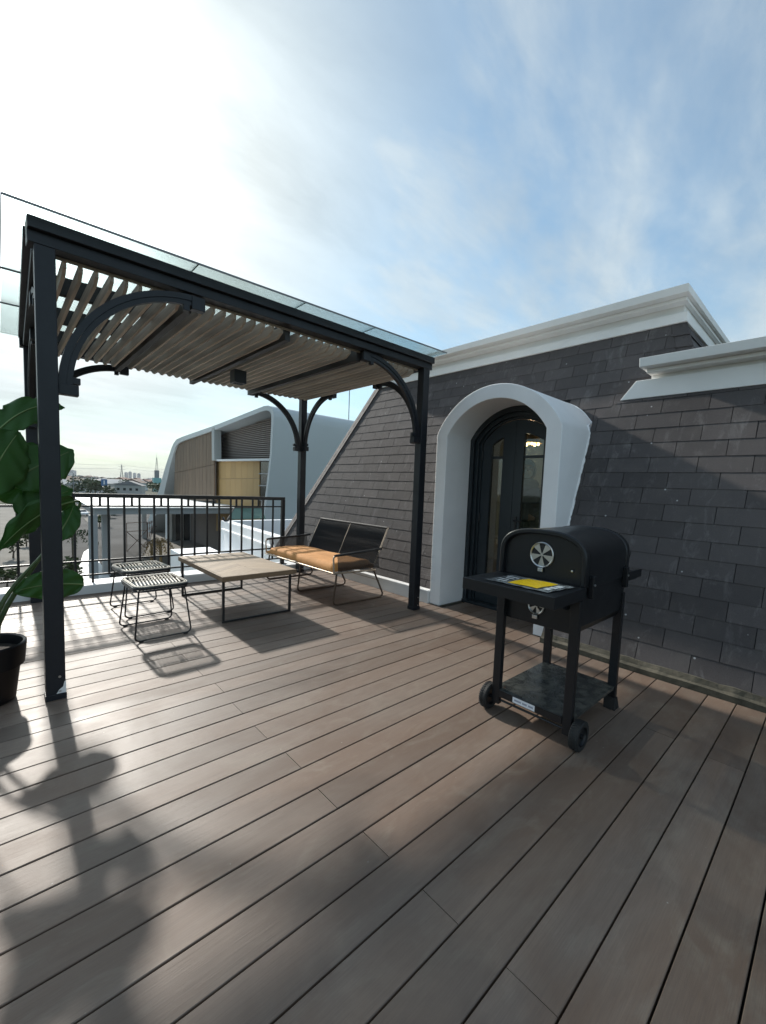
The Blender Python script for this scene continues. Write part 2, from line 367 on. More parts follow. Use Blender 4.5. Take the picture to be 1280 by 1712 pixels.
# ------------------------------------------------------------------ terrace deck
PITCH, Y0 = 0.1628, 0.079
deck = MB().box(-2.6, 3.60, -2.2, 5.97, -0.30, -0.034).box(3.60, 4.10, 2.03, 3.24, -0.30, -0.034).build('deck', 'slab')
tag(deck, kind='structure')
def plank(x0, x1, y0, y1):
    L, W, c, t = x1 - x0, y1 - y0, 0.0022, -0.026
    pr = [(0, t), (W, t), (W, -c), (W - c, 0), (c, 0), (0, -c)]
    m = MB().prism([(0, y, z) for y, z in pr], (L, 0, 0))
    return m.build('plank', 'deck_wood', deck, loc=(x0, y0, random.uniform(-0.0012, 0.0)))
k = -13
while Y0 + k*PITCH < 5.95:
    ya, yb = Y0 + k*PITCH + 0.0032, min(Y0 + (k+1)*PITCH - 0.0032, 5.965)
    ym = (ya + yb)/2
    xe = 3.545 if ym < 1.86 else (4.09 if 2.03 < ym < 3.24 else 3.655)
    if 1.8 < ym < 2.05 or 3.2 < ym < 3.45: xe = 3.685
    # butt joints: every other board has one about a metre to the right of the camera
    js = [-0.85, 1.0 + random.uniform(-0.012, 0.012)] if k % 2 == 0 else [-1.7, 2.72 + random.uniform(-0.05, 0.05)]
    cuts = [-2.6] + js + [xe]
    for a, b in zip(cuts[:-1], cuts[1:]):
        if b - a > 0.05: plank(a + 0.0012, b - 0.0012, ya, yb)
    k += 1

# ------------------------------------------------------------------ the shingled house
house = thing('mansard_house', 'dark shingled mansard house with white cornices and a white arched doorway', 'house')
SL = 0.36; CA = 1/math.sqrt(1 + SL*SL); SA = SL*CA       # slope of both roof planes
def clip(poly, a, b, c):                                  # keep a*u + b*v <= c
    out = []
    for i in range(len(poly)):
        p, q = poly[i], poly[(i+1) % len(poly)]
        dp, dq = a*p[0] + b*p[1] - c, a*q[0] + b*q[1] - c
        if dp <= 0: out.append(p)
        if dp*dq < 0: tt = dp/(dp - dq); out.append((p[0] + (q[0]-p[0])*tt, p[1] + (q[1]-p[1])*tt))
    return out
EXPO, TAB = 0.1455, 0.365
SH = []                                                   # (distance to the camera, local polygon, plane)
def slope_point(u, v, n, Xb, zb): return Vector((Xb + v*SA - n*CA, u, zb + v*CA + n*SA))
def lay(Xb, zb, zt, ylo, yhi, off, limits):
    vt = (zt - zb)/CA; r = 0
    while r*EXPO < vt:
        v0, v1 = r*EXPO, min((r+1)*EXPO, vt)
        u = ylo - TAB*2 + off + (TAB/2 if r % 2 else 0) + random.uniform(-0.012, 0.012)
        while u < yhi + TAB:
            base = [(u + 0.0025, v0), (u + TAB - 0.0025, v0), (u + TAB - 0.0025, v1), (u + 0.0025, v1)]
            for half in limits(zb + v0*CA, zb + v1*CA):
                poly = base
                for h in half: poly = clip(poly, *h) if len(poly) >= 3 else []
                if len(poly) >= 3:
                    area = abs(sum(poly[i][0]*poly[(i+1) % len(poly)][1] - poly[(i+1) % len(poly)][0]*poly[i][1] for i in range(len(poly))))/2
                    if area > 0.0012:
                        cu = sum(p[0] for p in poly)/len(poly); cv = sum(p[1] for p in poly)/len(poly)
                        SH.append(((slope_point(cu, cv, 0, Xb, zb) - CAM).length, poly, Xb, zb, v0, v1, poly == base or len(poly) == 4 and area > TAB*EXPO*0.9))
            u += TAB
        r += 1
# lower (right hand) slope, ends along a hip line above the doorway
XR, ZR = 3.60, 0.085
def lim_right(z0, z1):
    return [[(1, 0, 1.869)] + ([(1, 1.15*CA, 1.64 + 1.15*(2.31 - ZR))] if z1 > 2.0 else []) + [(-1, 0, 1.6)]]
lay(XR, ZR, 2.33, -1.6, 1.9, 0.125, lim_right)
# upper (main) slope behind the pergola
XL, ZL = 3.78, 0.10
def hipl(z): return 5.98 + (3.09 - z)*0.527
def lim_left(z0, z1):
    hw = 0.70
    zz = z0 + 0.02
    if zz > 1.97: hw = math.sqrt(max(0.0, 0.80**2 - (zz - 1.607)**2))
    # hip on the left hand and hip on the right hand: u <= hipl(z), u >= right
    L = (1, 0.527*CA, hipl(0) - 0.527*ZL)
    Rr = (-1, 0.36*CA, -(1.27 - 0.36*(3.1 - ZL)))
    low_r = (-1, 0, -1.62) if z1 < 2.0 else (-1, 0, -0.6)
    if hw <= 0: return [[L, Rr, low_r]]
    return [[L, (-1, 0, -(2.635 + hw))], [(1, 0, 2.635 - hw), Rr, low_r]]
lay(XL, ZL, 3.11, 0.6, 7.7, 0.07, lim_left)

up_roof = MB()
def sheet(pts, Xb, zb, mb): # backing sheet, 12 mm behind the shingles
    mb.prism([slope_point(y, (z - zb)/CA, -0.012, Xb, zb) for y, z in pts], Vector((CA, 0, -SA))*0.10)
sheet([(3.33, 0.1), (hipl(0.1), 0.1), (hipl(3.1), 3.1), (3.33, 3.1)], XL, ZL, up_roof)
sheet([(1.94, 2.30), (3.33, 2.30), (3.33, 3.1), (1.94, 3.1)], XL, ZL, up_roof)
sheet([(0.9, 1.9), (1.94, 1.9), (1.94, 3.1), (1.29, 3.1)], XL, ZL, up_roof)
up_roof = up_roof.build('upper_roof', 'underlay', house)
lo_roof = MB()
sheet([(-1.6, 0.06), (1.869, 0.06), (1.869, 2.11), (1.63, 2.32), (-1.6, 2.32)], XR, ZR, lo_roof)
lo_roof.prism([(4.36, 1.862, 2.10), (4.43, 1.63, 2.32), (5.2, 1.63, 2.32), (5.2, 1.862, 2.10)], (0, -0.05, -0.05))
lo_roof = lo_roof.build('lower_roof', 'underlay', house)
SH.sort(key=lambda s: s[0] + (100 if (s[2] == XR and sum(p[0] for p in s[1])/len(s[1]) < 0.02) else 0))
full_mesh = None; field_u = MB(); field_l = MB(); npart = 0
for d_, poly, Xb, zb, v0, v1, full in SH:
    par = lo_roof if Xb == XR else up_roof
    n0 = lambda v: 0.0060 - 0.0045*(v - v0)/EXPO
    o = slope_point(poly[0][0], poly[0][1], 0, Xb, zb)
    if npart < 298:
        if full:
            if full_mesh is None:
                q = [(0, 0), (TAB - 0.005, 0), (TAB - 0.005, EXPO), (0, EXPO)]
                top = [slope_point(u, v, 0.0060 - 0.0045*v/EXPO, 0, 0) for u, v in q]; bot = [slope_point(u, v, -0.004, 0, 0) for u, v in q]
                full_mesh = MB().add(top + bot, [(0,1,2,3),(7,6,5,4),(0,4,5,1),(1,5,6,2),(2,6,7,3),(3,7,4,0)]).mesh('shingle', 'shingle')
            ob = link('shingle', full_mesh, par, loc=slope_point(min(p[0] for p in poly), v0, random.uniform(0, 0.0015), Xb, zb))
            ob.rotation_euler = (0, random.uniform(-0.002, 0.006), 0)
        else:
            n = len(poly); uo, vo = poly[0]
            top = [slope_point(u - uo, v - vo, n0(v), 0, 0) for u, v in poly]; bot = [slope_point(u - uo, v - vo, -0.004, 0, 0) for u, v in poly]
            ob = MB().add(top + bot, [tuple(range(n)), tuple(range(2*n-1, n-1, -1))] + [(i, n+i, n+(i+1) % n, (i+1) % n) for i in range(n)]).build('shingle', 'shingle', par, loc=o)
        npart += 1
    else:
        fm = field_l if Xb == XR else field_u; n = len(poly); j = random.uniform(0, 0.0015)
        top = [slope_point(u, v, n0(v) + j, Xb, zb) for u, v in poly]; bot = [slope_point(u, v, -0.004, Xb, zb) for u, v in poly]
        fm.add(top + bot, [tuple(range(n)), tuple(range(2*n-1, n-1, -1))] + [(i, n+i, n+(i+1) % n, (i+1) % n) for i in range(n)])
if field_u.v: tag(field_u.build('shingle_field', 'shingle', up_roof), kind='stuff')
if field_l.v: tag(field_l.build('shingle_field', 'shingle', lo_roof), kind='stuff')
# hip edge boards and the returning roof sides
m = MB()
a, b = slope_point(hipl(0.1), 0, 0.0, XL, ZL), slope_point(hipl(3.1), 3.0/CA, 0.0, XL, ZL)
m.prism([a + Vector((0.02, 0.10, 0)), a + Vector((-0.022, -0.10, 0)), b + Vector((-0.022, -0.10, 0)), b + Vector((0.02, 0.10, 0))], (0.04, 0.03, 0))
m.build('hip_cap', 'shingle', house)
MB().prism([a + Vector((0.03, 0.06, 0)), b + Vector((0.03, 0.06, 0)), b + Vector((4, 0.06, 0)), a + Vector((4, 0.3, 0))], (0, -0.05, 0)).build('roof_side', 'shingle', house)
a, b = slope_point(1.42 + 0.36*1.1, 1.9/CA, 0, XL, ZL), slope_point(1.27, 3.0/CA, 0, XL, ZL)
a.y = 1.42 - 0.36*0 - 0.36*1.1 + 0.0
side = MB()
p0, p1 = slope_point(1.27, 3.0/CA, 0, XL, ZL), slope_point(1.27 - 0.36*0.9, 2.1/CA, 0, XL, ZL)
side.prism([p0, p1, p1 + Vector((3, 0, 0)), p0 + Vector((3, 0, 0))], (0, 0.05, 0.02))
side.build('roof_side', 'shingle', house)
for i in range(7):                                        # ridge shingles on the small hip
    t0 = i/7; q = p0.lerp(p1, t0); q2 = p0.lerp(p1, t0 + 0.16)
    MB().prism([q + Vector((0, 0.11, 0.012)), q2 + Vector((-0.02, 0.12, 0.0)), q2 + Vector((-0.012, -0.025, 0)), q + Vector((0.012, -0.02, 0.01))], (0.02, 0.01, 0.0)).build('ridge_shingle', 'shingle', house)
for i in range(5):                                        # courses on the narrow return face
    z1 = 3.10 - i*0.14; f = (3.1 - z1)/0.9
    q = p0.lerp(p1, f); q2 = p0.lerp(p1, f + 0.15)
    for j in range(4):
        MB().prism([q + Vector((j*0.36 + 0.02, -0.004, 0)), q2 + Vector((j*0.36 + 0.02, -0.016, 0)), q2 + Vector((j*0.36 + 0.37, -0.016, 0)), q + Vector((j*0.36 + 0.37, -0.004, 0))], (0, 0.012, 0.004)).build('return_shingle', 'shingle', house)
# cornices: profile (x outwards negative, z) swept along the eaves
def cornice(prof, ya, yb, name='cornice', yb_at=None):
    n = len(prof); vs = []
    for x, z in prof: vs.append((x, ya, z))
    for x, z in prof: vs.append((x, yb if yb_at is None else yb_at(x, z), z))
    return MB().add(vs, [tuple(range(n)), tuple(range(2*n-1, n-1, -1))] + [(i, n+i, n+(i+1) % n, (i+1) % n) for i in range(n)]).build(name, 'cornice_paint', house, bevel=0.004)
# upper cornice: fascia, neck, two step lip
f_ = cornice([(4.83, 3.095), (4.83, 3.19), (5.0, 3.19), (5.0, 3.095)], 1.24, 5.95, 'fascia')
cornice([(4.87, 3.192), (4.87, 3.275), (5.1, 3.275), (5.1, 3.192)], 1.28, 5.93, 'cornice_neck')
cornice([(4.74, 3.262), (4.74, 3.295), (4.865, 3.295), (4.865, 3.262)], 1.235, 5.92, 'cornice_moulding')
cornice([(4.645, 3.297), (4.625, 3.365), (5.3, 3.365), (5.3, 3.297)], 1.20, 5.97, 'cornice_lip')
# the same round the corner, running away along +X
def cornice_x(prof, xa, xb, name):
    n = len(prof); vs = [(xa, y, z) for y, z in prof] + [(xb, y, z) for y, z in prof]
    return MB().add(vs, [tuple(range(n)), tuple(range(2*n-1, n-1, -1))] + [(i, n+i, n+(i+1) % n, (i+1) % n) for i in range(n)]).build(name, 'cornice_paint', house, bevel=0.004)
cornice_x([(1.242, 3.097), (1.242, 3.188), (1.5, 3.188), (1.5, 3.097)], 5.002, 8.2, 'fascia')
cornice_x([(1.283, 3.193), (1.283, 3.274), (1.5, 3.274), (1.5, 3.193)], 5.102, 8.2, 'cornice_neck')
cornice_x([(1.237, 3.263), (1.237, 3.294), (1.28, 3.294), (1.28, 3.263)], 4.868, 8.2, 'cornice_moulding')
cornice_x([(1.203, 3.298), (1.202, 3.364), (1.8, 3.364), (1.8, 3.298)], 5.302, 8.2, 'cornice_lip')
# lower cornice, cut along the hip at its end
cornice([(4.385, 2.305), (4.385, 2.472), (4.62, 2.472), (4.62, 2.305)], -1.6, 1.6, 'fascia', yb_at=lambda x, z: 1.64 - (z - 2.305)*0.80)
cornice([(4.425, 2.474), (4.425, 2.535), (4.7, 2.535), (4.7, 2.474)], -1.6, 1.385, 'cornice_neck')
cornice([(4.31, 2.512), (4.31, 2.546), (4.42, 2.546), (4.42, 2.512)], -1.6, 1.395, 'cornice_moulding')
cornice([(4.215, 2.548), (4.20, 2.625), (4.9, 2.625), (4.9, 2.548)], -1.6, 1.43, 'cornice_lip')
MB().box(4.9, 7, -1.6, 1.4, 2.45, 2.60).build('flat_roof', 'concrete', house)

# arched white door surround
def arch_outline(hw, R, y0=2.633, zc=1.607, seg=28, z0=0.0, spring=None):
    zs = zc + math.sqrt(R*R - hw*hw); a0 = math.asin(hw/R); pts = [(y0 - hw, z0)]
    for i in range(seg + 1):
        a = -a0 + 2*a0*i/seg; pts.append((y0 + R*math.sin(a), zc + R*math.cos(a)))
    pts.append((y0 + hw, z0)); return pts
def ring(outer, inner, x0, x1):
    mb = MB(); n = len(outer)
    vs = [(x0, y, z) for y, z in outer] + [(x0, y, z) for y, z in inner] + [(x1, y, z) for y, z in outer] + [(x1, y, z) for y, z in inner]
    fs = []
    for i in range(n - 1):
        fs += [(i, i+1, n+i+1, n+i), (2*n+i, 3*n+i, 3*n+i+1, 2*n+i+1), (i, 2*n+i, 2*n+i+1, i+1), (n+i, n+i+1, 3*n+i+1, 3*n+i)]
    fs += [(0, n, 3*n, 2*n), (n-1, 3*n-1, 4*n-1, 2*n-1)]
    return mb.add(vs, fs)
outer = arch_outline(0.768, 0.862); inner = arch_outline(0.612, 0.716)
sur = ring(outer, inner, 3.69, 4.56).build('door_surround', 'plaster', house, smooth=35, bevel=0.006)
# rough plaster smeared along the joint with the shingles
pl = MB(); z = 0.25; prev = None
path = []
while z < 2.0: path.append((1.865 - 0.0, z)); z += 0.022
for i in range(10):
    a_ = rad(62 - i*5); path.append((2.633 - 0.862*math.sin(a_), 1.607 + 0.862*math.cos(a_)))
vs = []
for i, (yy, zz) in enumerate(path):
    xs = (XR + SL*(zz - ZR)) if zz < 2.12 else (XL + SL*(zz - ZL))
    wdt = 0.005 + 0.009*random.random()**2 + 0.004*math.sin(zz*31) + (0.006 if 0.9 < zz < 2.0 else 0)
    vs += [(xs + .02, yy + .006, zz), (xs - .016, yy + .006, zz), (xs - .013, yy - wdt, zz + random.uniform(-.004, .004)), (xs + .02, yy - wdt*.8, zz)]
pl.add(vs, [(4*i + k_, 4*i + 4 + k_, 4*i + 4 + (k_ + 1) % 4, 4*i + (k_ + 1) % 4) for i in range(len(path) - 1) for k_ in range(4)])
pl.build('plaster_smear', 'plaster', house)
# low white curb and dirty ledge left of the doorway, rough concrete footing right of it
MB().box(3.66, 3.745, 3.405, 7.0, -0.02, 0.155).build('wall_curb', 'curb_paint', house, bevel=0.008)
MB().box(3.746, 3.90, 3.405, 7.0, -0.02, 0.125).build('ledge', 'dirt', house)
ft = MB(); n = 46; y = -1.6; rows = []
for i in range(n + 1):
    yy = -1.6 + (1.868 + 1.6)*i/n; j = lambda s: random.uniform(-s, s)
    rows.append([(3.552 + j(.002), yy, -0.02), (3.552 + j(.003), yy, 0.040 + j(.005)), (3.572 + j(.003), yy, 0.054 + j(.004)), (3.588 + j(.003), yy, 0.088 + j(.004)), (3.66, yy, 0.098)])
for i in range(n):
    for kx in range(4):
        ft.add([rows[i][kx], rows[i+1][kx], rows[i+1][kx+1], rows[i][kx+1]], [(0, 1, 2, 3)])
ft.build('concrete_footing', 'concrete', house, smooth=60)
# door frame with stepped mouldings, two arched leaves
def arch_in(hw, R, **k): return arch_outline(hw, R, **k)
o1, i1 = arch_in(0.611, 0.715), arch_in(0.555, 0.655)
ring(o1, i1, 4.12, 4.24).build('door_frame', 'door_paint', house, smooth=35, bevel=0.004)
ring(arch_in(0.5555, 0.6555), arch_in(0.508, 0.607), 4.155, 4.26).build('door_frame', 'door_paint', house, smooth=35, bevel=0.004)
ring(arch_in(0.5085, 0.6075), arch_in(0.478, 0.578), 4.185, 4.27).build('door_frame', 'door_paint', house, smooth=35, bevel=0.003)
MB().box(4.10, 4.28, 2.03, 3.24, -0.02, 0.03).build('threshold', 'door_paint', house, bevel=0.004)
def arc_z(y, R=0.574): return 1.607 + math.sqrt(max(1e-6, R*R - (y - 2.633)**2))
def leaf(y0, y1, g0, g1, name):
    """door leaf between y0 and y1 with a glazed opening g0..g1"""
    x0, x1 = 4.20, 4.245; S = 10
    mb = MB()
    def col(a, b, zb, zt0, zt1):
        pts = [(x0, a, zb), (x0, b, zb)] + [(x0, b + (a - b)*i/S, zt1(b + (a - b)*i/S)) for i in range(S + 1)]
        mb.prism(pts, (x1 - x0, 0, 0))
    top = lambda y: arc_z(y)
    col(y0, g0, 0.035, None, top); col(g1, y1, 0.035, None, top)
    gt = lambda y: arc_z(y) - 0.15
    mb.prism([(x0, g0, 0.035), (x0, g1, 0.035), (x0, g1, 0.30), (x0, g0, 0.30)], (x1 - x0, 0, 0))
    pts = [(x0, g0 + (g1 - g0)*i/S, gt(g0 + (g1 - g0)*i/S)) for i in range(S + 1)] + [(x0, g1 + (g0 - g1)*i/S, top(g1 + (g0 - g1)*i/S)) for i in range(S + 1)]
    mb.prism(pts, (x1 - x0, 0, 0))
    d = mb.build('door', 'door_paint', house)
    MB().box(4.212, 4.236, g0, g1, 1.752, 1.782).build('muntin', 'door_paint', d)
    MB().box(4.218, 4.226, g0 - 0.004, g1 + 0.004, 0.296, 1.754).build('pane', 'door_glass', d)
    pts = [(4.218, g0 - 0.004, 1.780), (4.218, g1 + 0.004, 1.780)] + [(4.218, g1 + (g0 - g1)*i/S, gt(g1 + (g0 - g1)*i/S) + 0.004) for i in range(S + 1)]
    MB().prism(pts, (0.008, 0, 0)).build('pane', 'door_glass', d)
    return d
dl = leaf(2.668, 3.108, 2.825, 2.985, 'left'); dr = leaf(2.158, 2.664, 2.315, 2.555, 'right')
hb = MB().box(4.190, 4.200, 2.592, 2.622, 0.93, 1.10).tube([(4.20, 2.607, 1.05), (4.155, 2.607, 1.05), (4.145, 2.60, 1.05), (4.145, 2.50, 1.05)], 0.009)
hb.build('door_handle', 'rail_steel', dr, smooth=40)
for zz in (0.25, 1.0, 1.75): MB().lathe((4.195, 3.106, zz), [(0.0, 0), (0.011, 0), (0.011, 0.1), (0.0, 0.1)], 10).build('hinge', 'rail_steel', dl, smooth=40)
# the room behind the door
room = MB()
for yy in (2.02, 5.2): room.prism([(4.30, yy, -.02), (7.4, yy, -.02), (7.4, yy, 2.94), (5.0, yy, 2.94), (4.30, yy, .9)], (0, .04, 0))
room.box(7.4, 7.44, 1.98, 5.24, -0.02, 2.94)
room.build('room_wall', 'room_wall', house)
MB().box(4.28, 7.4, 2.02, 5.2, -0.05, -0.02).build('room_floor', 'room_floor', house)
MB().box(5.0, 7.4, 2.02, 5.2, 2.95, 3.0).build('room_ceiling', 'room_wall', house)

# pendant lamp seen through the upper door pane
pend = thing('pendant_lamp', 'lit brass pendant lamp seen through the upper door pane', 'lamp')
pc = atx(888, 738, 5.6)
MB().lathe((pc.x, pc.y, pc.z), [(0.02, 0.16), (0.06, 0.13), (0.13, 0.04), (0.16, -0.03), (0.15, -0.03), (0.12, 0.035), (0.02, 0.12)], 24).build('lamp_shade', 'brass', pend, smooth=40)
MB().tube([(pc.x, pc.y, pc.z + 0.15), (pc.x, pc.y, 2.95)], 0.006).build('cord', 'rail_steel', pend)
for i in range(5):
    a_ = i*2*math.pi/5
    MB().lathe((pc.x + 0.10*math.cos(a_), pc.y + 0.10*math.sin(a_), pc.z - 0.045), [(0.002, -0.02), (0.017, -0.01), (0.02, 0.01), (0.008, 0.03)], 10).build('bulb', 'bulb', pend, smooth=60)
centre(pend, (pc.x, pc.y, pc.z))
pl_ = bpy.data.lights.new('pendant_light', 'POINT'); pl_.energy = 12; pl_.color = (1, 0.72, 0.42); pl_.shadow_soft_size = 0.12
plo = bpy.data.objects.new('pendant_light', pl_); COL.objects.link(plo); plo.location = (pc.x, pc.y, pc.z - 0.2)

# person standing inside, seen through the right hand door pane
def person():
    hd = atx(882, 782, 4.72); fx, fy = hd.x, hd.y; H = hd.z + 0.10
    root = thing('person', 'person in dark clothes, grey headscarf and white face mask behind the door glass', 'person')
    dx, dy = -fx/math.hypot(fx, fy), -fy/math.hypot(fx, fy); px_, py_ = -dy, dx      # facing, and to the side
    def W(s, f_, z): return Vector((fx + px_*s + dx*f_, fy + py_*s + dy*f_, z))
    J = {'pelvis': (W(0, 0, H*0.53), .135), 'waist': (W(0, 0, H*0.62), .12), 'chest': (W(0, 0.01, H*0.73), .135), 'neck0': (W(0, 0, H*0.825), .06), 'neck': (W(0, 0.0, H*0.865), .052), 'head': (W(0, 0.02, H*0.93), .088),
         'crown': (W(0, 0.005, H*0.97), .075)}
    E_ = [('pelvis', 'waist'), ('waist', 'chest'), ('chest', 'neck0'), ('neck0', 'neck'), ('neck', 'head'), ('head', 'crown')]
    for sg, nm in ((-1, 'l'), (1, 'r')):
        J['sh'+nm] = (W(sg*.165, 0, H*.80), .058); J['el'+nm] = (W(sg*.215, 0.03, H*.635), .043); J['wr'+nm] = (W(sg*.10, 0.25, H*.60), .028); J['pa'+nm] = (W(sg*.06, 0.31, H*.605), .03)
        E_ += [('neck0', 'sh'+nm), ('sh'+nm, 'el'+nm), ('el'+nm, 'wr'+nm), ('wr'+nm, 'pa'+nm)]
        for q in range(4):
            J['f%d' % q + nm] = (W(sg*(.04 + .0), 0.345 - .004*q, H*.605 + .03 - .021*q), .009); J['g%d' % q + nm] = (W(sg*.012, 0.37 - .006*q, H*.605 + .03 - .021*q), .008)
            E_ += [('pa'+nm, 'f%d' % q + nm), ('f%d' % q + nm, 'g%d' % q + nm)]
        J['th'+nm] = (W(sg*.045, 0.30, H*.605 + .05), .010); E_ += [('pa'+nm, 'th'+nm)]
        J['hi'+nm] = (W(sg*.085, 0, H*.50), .095); J['kn'+nm] = (W(sg*.09, 0.02, H*.28), .06); J['an'+nm] = (W(sg*.09, -0.01, H*.05), .042); J['to'+nm] = (W(sg*.10, 0.14, H*.02), .035)
        E_ += [('pelvis', 'hi'+nm), ('hi'+nm, 'kn'+nm), ('kn'+nm, 'an'+nm), ('an'+nm, 'to'+nm)]
    ks = list(J); me = bpy.data.meshes.new('body'); bm = bmesh.new(); lay_ = bm.verts.layers.skin.verify(); bv = {}
    for n_ in ks:
        v = bm.verts.new(J[n_][0]); v[lay_].radius = (J[n_][1], J[n_][1]); v[lay_].use_root = n_ == 'pelvis'; bv[n_] = v
    for a, b in E_: bm.edges.new((bv[a], bv[b]))
    bm.to_mesh(me); bm.free(); me.materials.append(MATS['skin'])
    o = link('body', me, root); sm = o.modifiers.new('skin', 'SKIN'); sm.use_smooth_shade = True; o.modifiers.new('sub', 'SUBSURF').levels = 1; o.modifiers['sub'].render_levels = 1
    def blob(name, m_, c, r, axes=(1, 1, 1), cut=None, seg=20):
        mb = MB(); vs = []; fs = []
        for i in range(13):
            th = math.pi*i/12
            for k_ in range(seg):
                ph = 2*math.pi*k_/seg; s = r*axes[0]*math.sin(th)*math.cos(ph); f_ = r*axes[1]*math.sin(th)*math.sin(ph); z_ = r*axes[2]*math.cos(th)
                vs.append(Vector(c) + Vector((px_*s + dx*f_, py_*s + dy*f_, z_)))
        for i in range(12):
            for k_ in range(seg):
                q = (i*seg + k_, i*seg + (k_+1) % seg, (i+1)*seg + (k_+1) % seg, (i+1)*seg + k_)
                cen = sum((vs[t_] for t_ in q), Vector())/4 - Vector(c)
                if cut and cut(cen): continue
                fs.append(q)
        return mb.add(vs, fs).build(name, m_, root, smooth=60)
    hc = W(0, 0.02, H*.925); fwd = Vector((dx, dy, 0))
    blob('headscarf', 'scarf', W(0, -0.005, H*.925), 0.115, (0.92, 1.02, 1.22), cut=lambda c: c.dot(fwd) > 0.062 and c.z > -0.10)
    blob('headscarf', 'scarf', W(0, 0.01, H*.825), 0.13, (1.15, 0.9, 0.75), cut=lambda c: c.z > 0.07)
    blob('face_mask', 'face_mask', W(0, 0.058, H*.902), 0.062, (0.98, 0.85, 0.95), cut=lambda c: c.dot(fwd) < 0.0)
    for sg in (-1, 1): blob('eye', 'eye', W(sg*.032, 0.098, H*.942), 0.011, (1.3, .6, .8), seg=8)
    blob('nose', 'skin', W(0, 0.105, H*.928), 0.013, (.8, 1, 1.6), seg=8)
    # blouse and trousers hug the body
    tor = MB(); ringz = [(.50, .19, .14), (.56, .175, .135), (.62, .15, .125), (.70, .175, .14), (.76, .19, .135), (.805, .17, .11), (.83, .08, .075)]
    seg = 20; vs = [W(a*math.cos(2*math.pi*k_/seg), b*math.sin(2*math.pi*k_/seg), H*z_) for z_, a, b in ringz for k_ in range(seg)]
    tor.add(vs, [(i*seg+k_, i*seg+(k_+1) % seg, (i+1)*seg+(k_+1) % seg, (i+1)*seg+k_) for i in range(len(ringz)-1) for k_ in range(seg)])
    for nm in 'lr': tor.tube([J['sh'+nm][0] - Vector((0, 0, 0.02)), J['el'+nm][0], J['wr'+nm][0]], [.075, .06, .045], 12)
    tor.build('blouse', 'cloth_dark', root, smooth=60)
    tr_ = MB()
    for nm in 'lr': tr_.tube([J['hi'+nm][0] + Vector((0, 0, .08)), J['kn'+nm][0], J['an'+nm][0]], [.125, .085, .07], 12)
    tr_.build('trousers', 'cloth_dark', root, smooth=60)
    centre(root, (fx, fy, 0))
    ph = MB().box(-0.004, 0.004, -0.036, 0.036, -0.075, 0.075).build('phone', 'print_dark', None, bevel=0.003)
    ph.location = W(0, 0.385, H*.605 + .02); ph.rotation_euler = (0, 0, math.atan2(dy, dx))
    tag(ph, 'dark phone held by the masked person behind the door', 'phone')
person()

# ------------------------------------------------------------------ terrace edge
lw = MB().box(-2.6, 3.655, 5.972, 6.30, -0.6, 0.10).build('low_wall', 'curb_paint', bevel=0.012)
tag(lw, 'low white painted kerb wall under the black railing', 'wall')
rail = thing('railing', 'black metal railing with thin upright bars along the terrace edge', 'railing')
YR = 6.12; SPX = 0.160
MB().box(-2.6, 3.205, YR - .022, YR + .022, 1.10, 1.148).build('top_rail', 'rail_steel', rail, bevel=0.004)
for zz in (1.0, 0.355, 0.19): MB().box(-2.6, 3.152, YR - .0085, YR + .0085, zz - .010, zz + .010).build('rail', 'rail_steel', rail)
bar_m = MB().box(-.0112, .0112, -.0100, .0100, 0.1905, 1.101).mesh('bar', 'rail_steel'); long_m = MB().box(-.0112, .0112, -.0102, .0102, 0.09, 1.101).mesh('bar', 'rail_steel')
stub_m = MB().box(-.0112, .0112, -.0100, .0100, 1.0, 1.101).mesh('stub', 'rail_steel')
for i in range(0, 36):
    x = 3.014 - i*SPX
    if x < -2.5: break
    link('bar', long_m if i % 6 == 2 else bar_m, rail, loc=(x, YR, 0))
    if i % 2 == 0: link('stub', stub_m, rail, loc=(x - SPX*1.5, YR, 0)) if i else link('stub', stub_m, rail, loc=(2.783, YR, 0))
for x in (3.178, 0.30 - 1.9): MB().box(x - .026, x + .026, YR - .0255, YR + .0255, 0.09, 1.104).build('post', 'rail_steel', rail, bevel=0.003)
MB().box(3.12, 3.24, YR - .05, YR + .05, 0.098, 0.108).build('base_plate', 'rail_steel', rail)
centre(rail, (0.3, YR, 0.1))

# ------------------------------------------------------------------ pergola
perg = thing('pergola', 'black steel pergola with wooden slats and glass panels over the seating', 'pergola')
PW = 0.092
FL, FR, BR, BL = (0.172, 3.205), (3.308, 3.285), (3.305, 5.83), (0.215, 5.83)
def ztop(x): return 2.598 + 0.018*x                      # underside of the ring beams
for (x, y) in (FL, FR, BR, BL):
    p = MB().box(x, x + PW, y, y + PW, 0, ztop(x) + 0.005).build('post', 'black_steel', perg, bevel=0.005)
    MB().box(x - .004, x + PW + .004, y - .004, y + PW + .004, 0.0, 0.035).build('shoe', 'black_steel', p, bevel=0.002)
    for zz in (0.05, 0.14): MB().lathe((x + PW*0.7, y - 0.004, zz), [(0.0, 0), (0.007, 0), (0.007, .006), (0, .006)], 8, axis='y').build('bolt', 'chrome', p)
chip = MB().add([(FL[0] + PW + .0012, FL[1] - .0012, .036), (FL[0] + PW*.52, FL[1] - .0012, .037), (FL[0] + PW*.66, FL[1] - .0012, .06), (FL[0] + PW*.86, FL[1] - .0012, .075), (FL[0] + PW*.93, FL[1] - .0012, .105), (FL[0] + PW + .0012, FL[1] - .0012, .11)], [(0, 1, 2, 3, 4, 5)])
tag(chip.build('paint_chip', 'curb_paint', perg), 'pale bare patch where the paint has chipped')
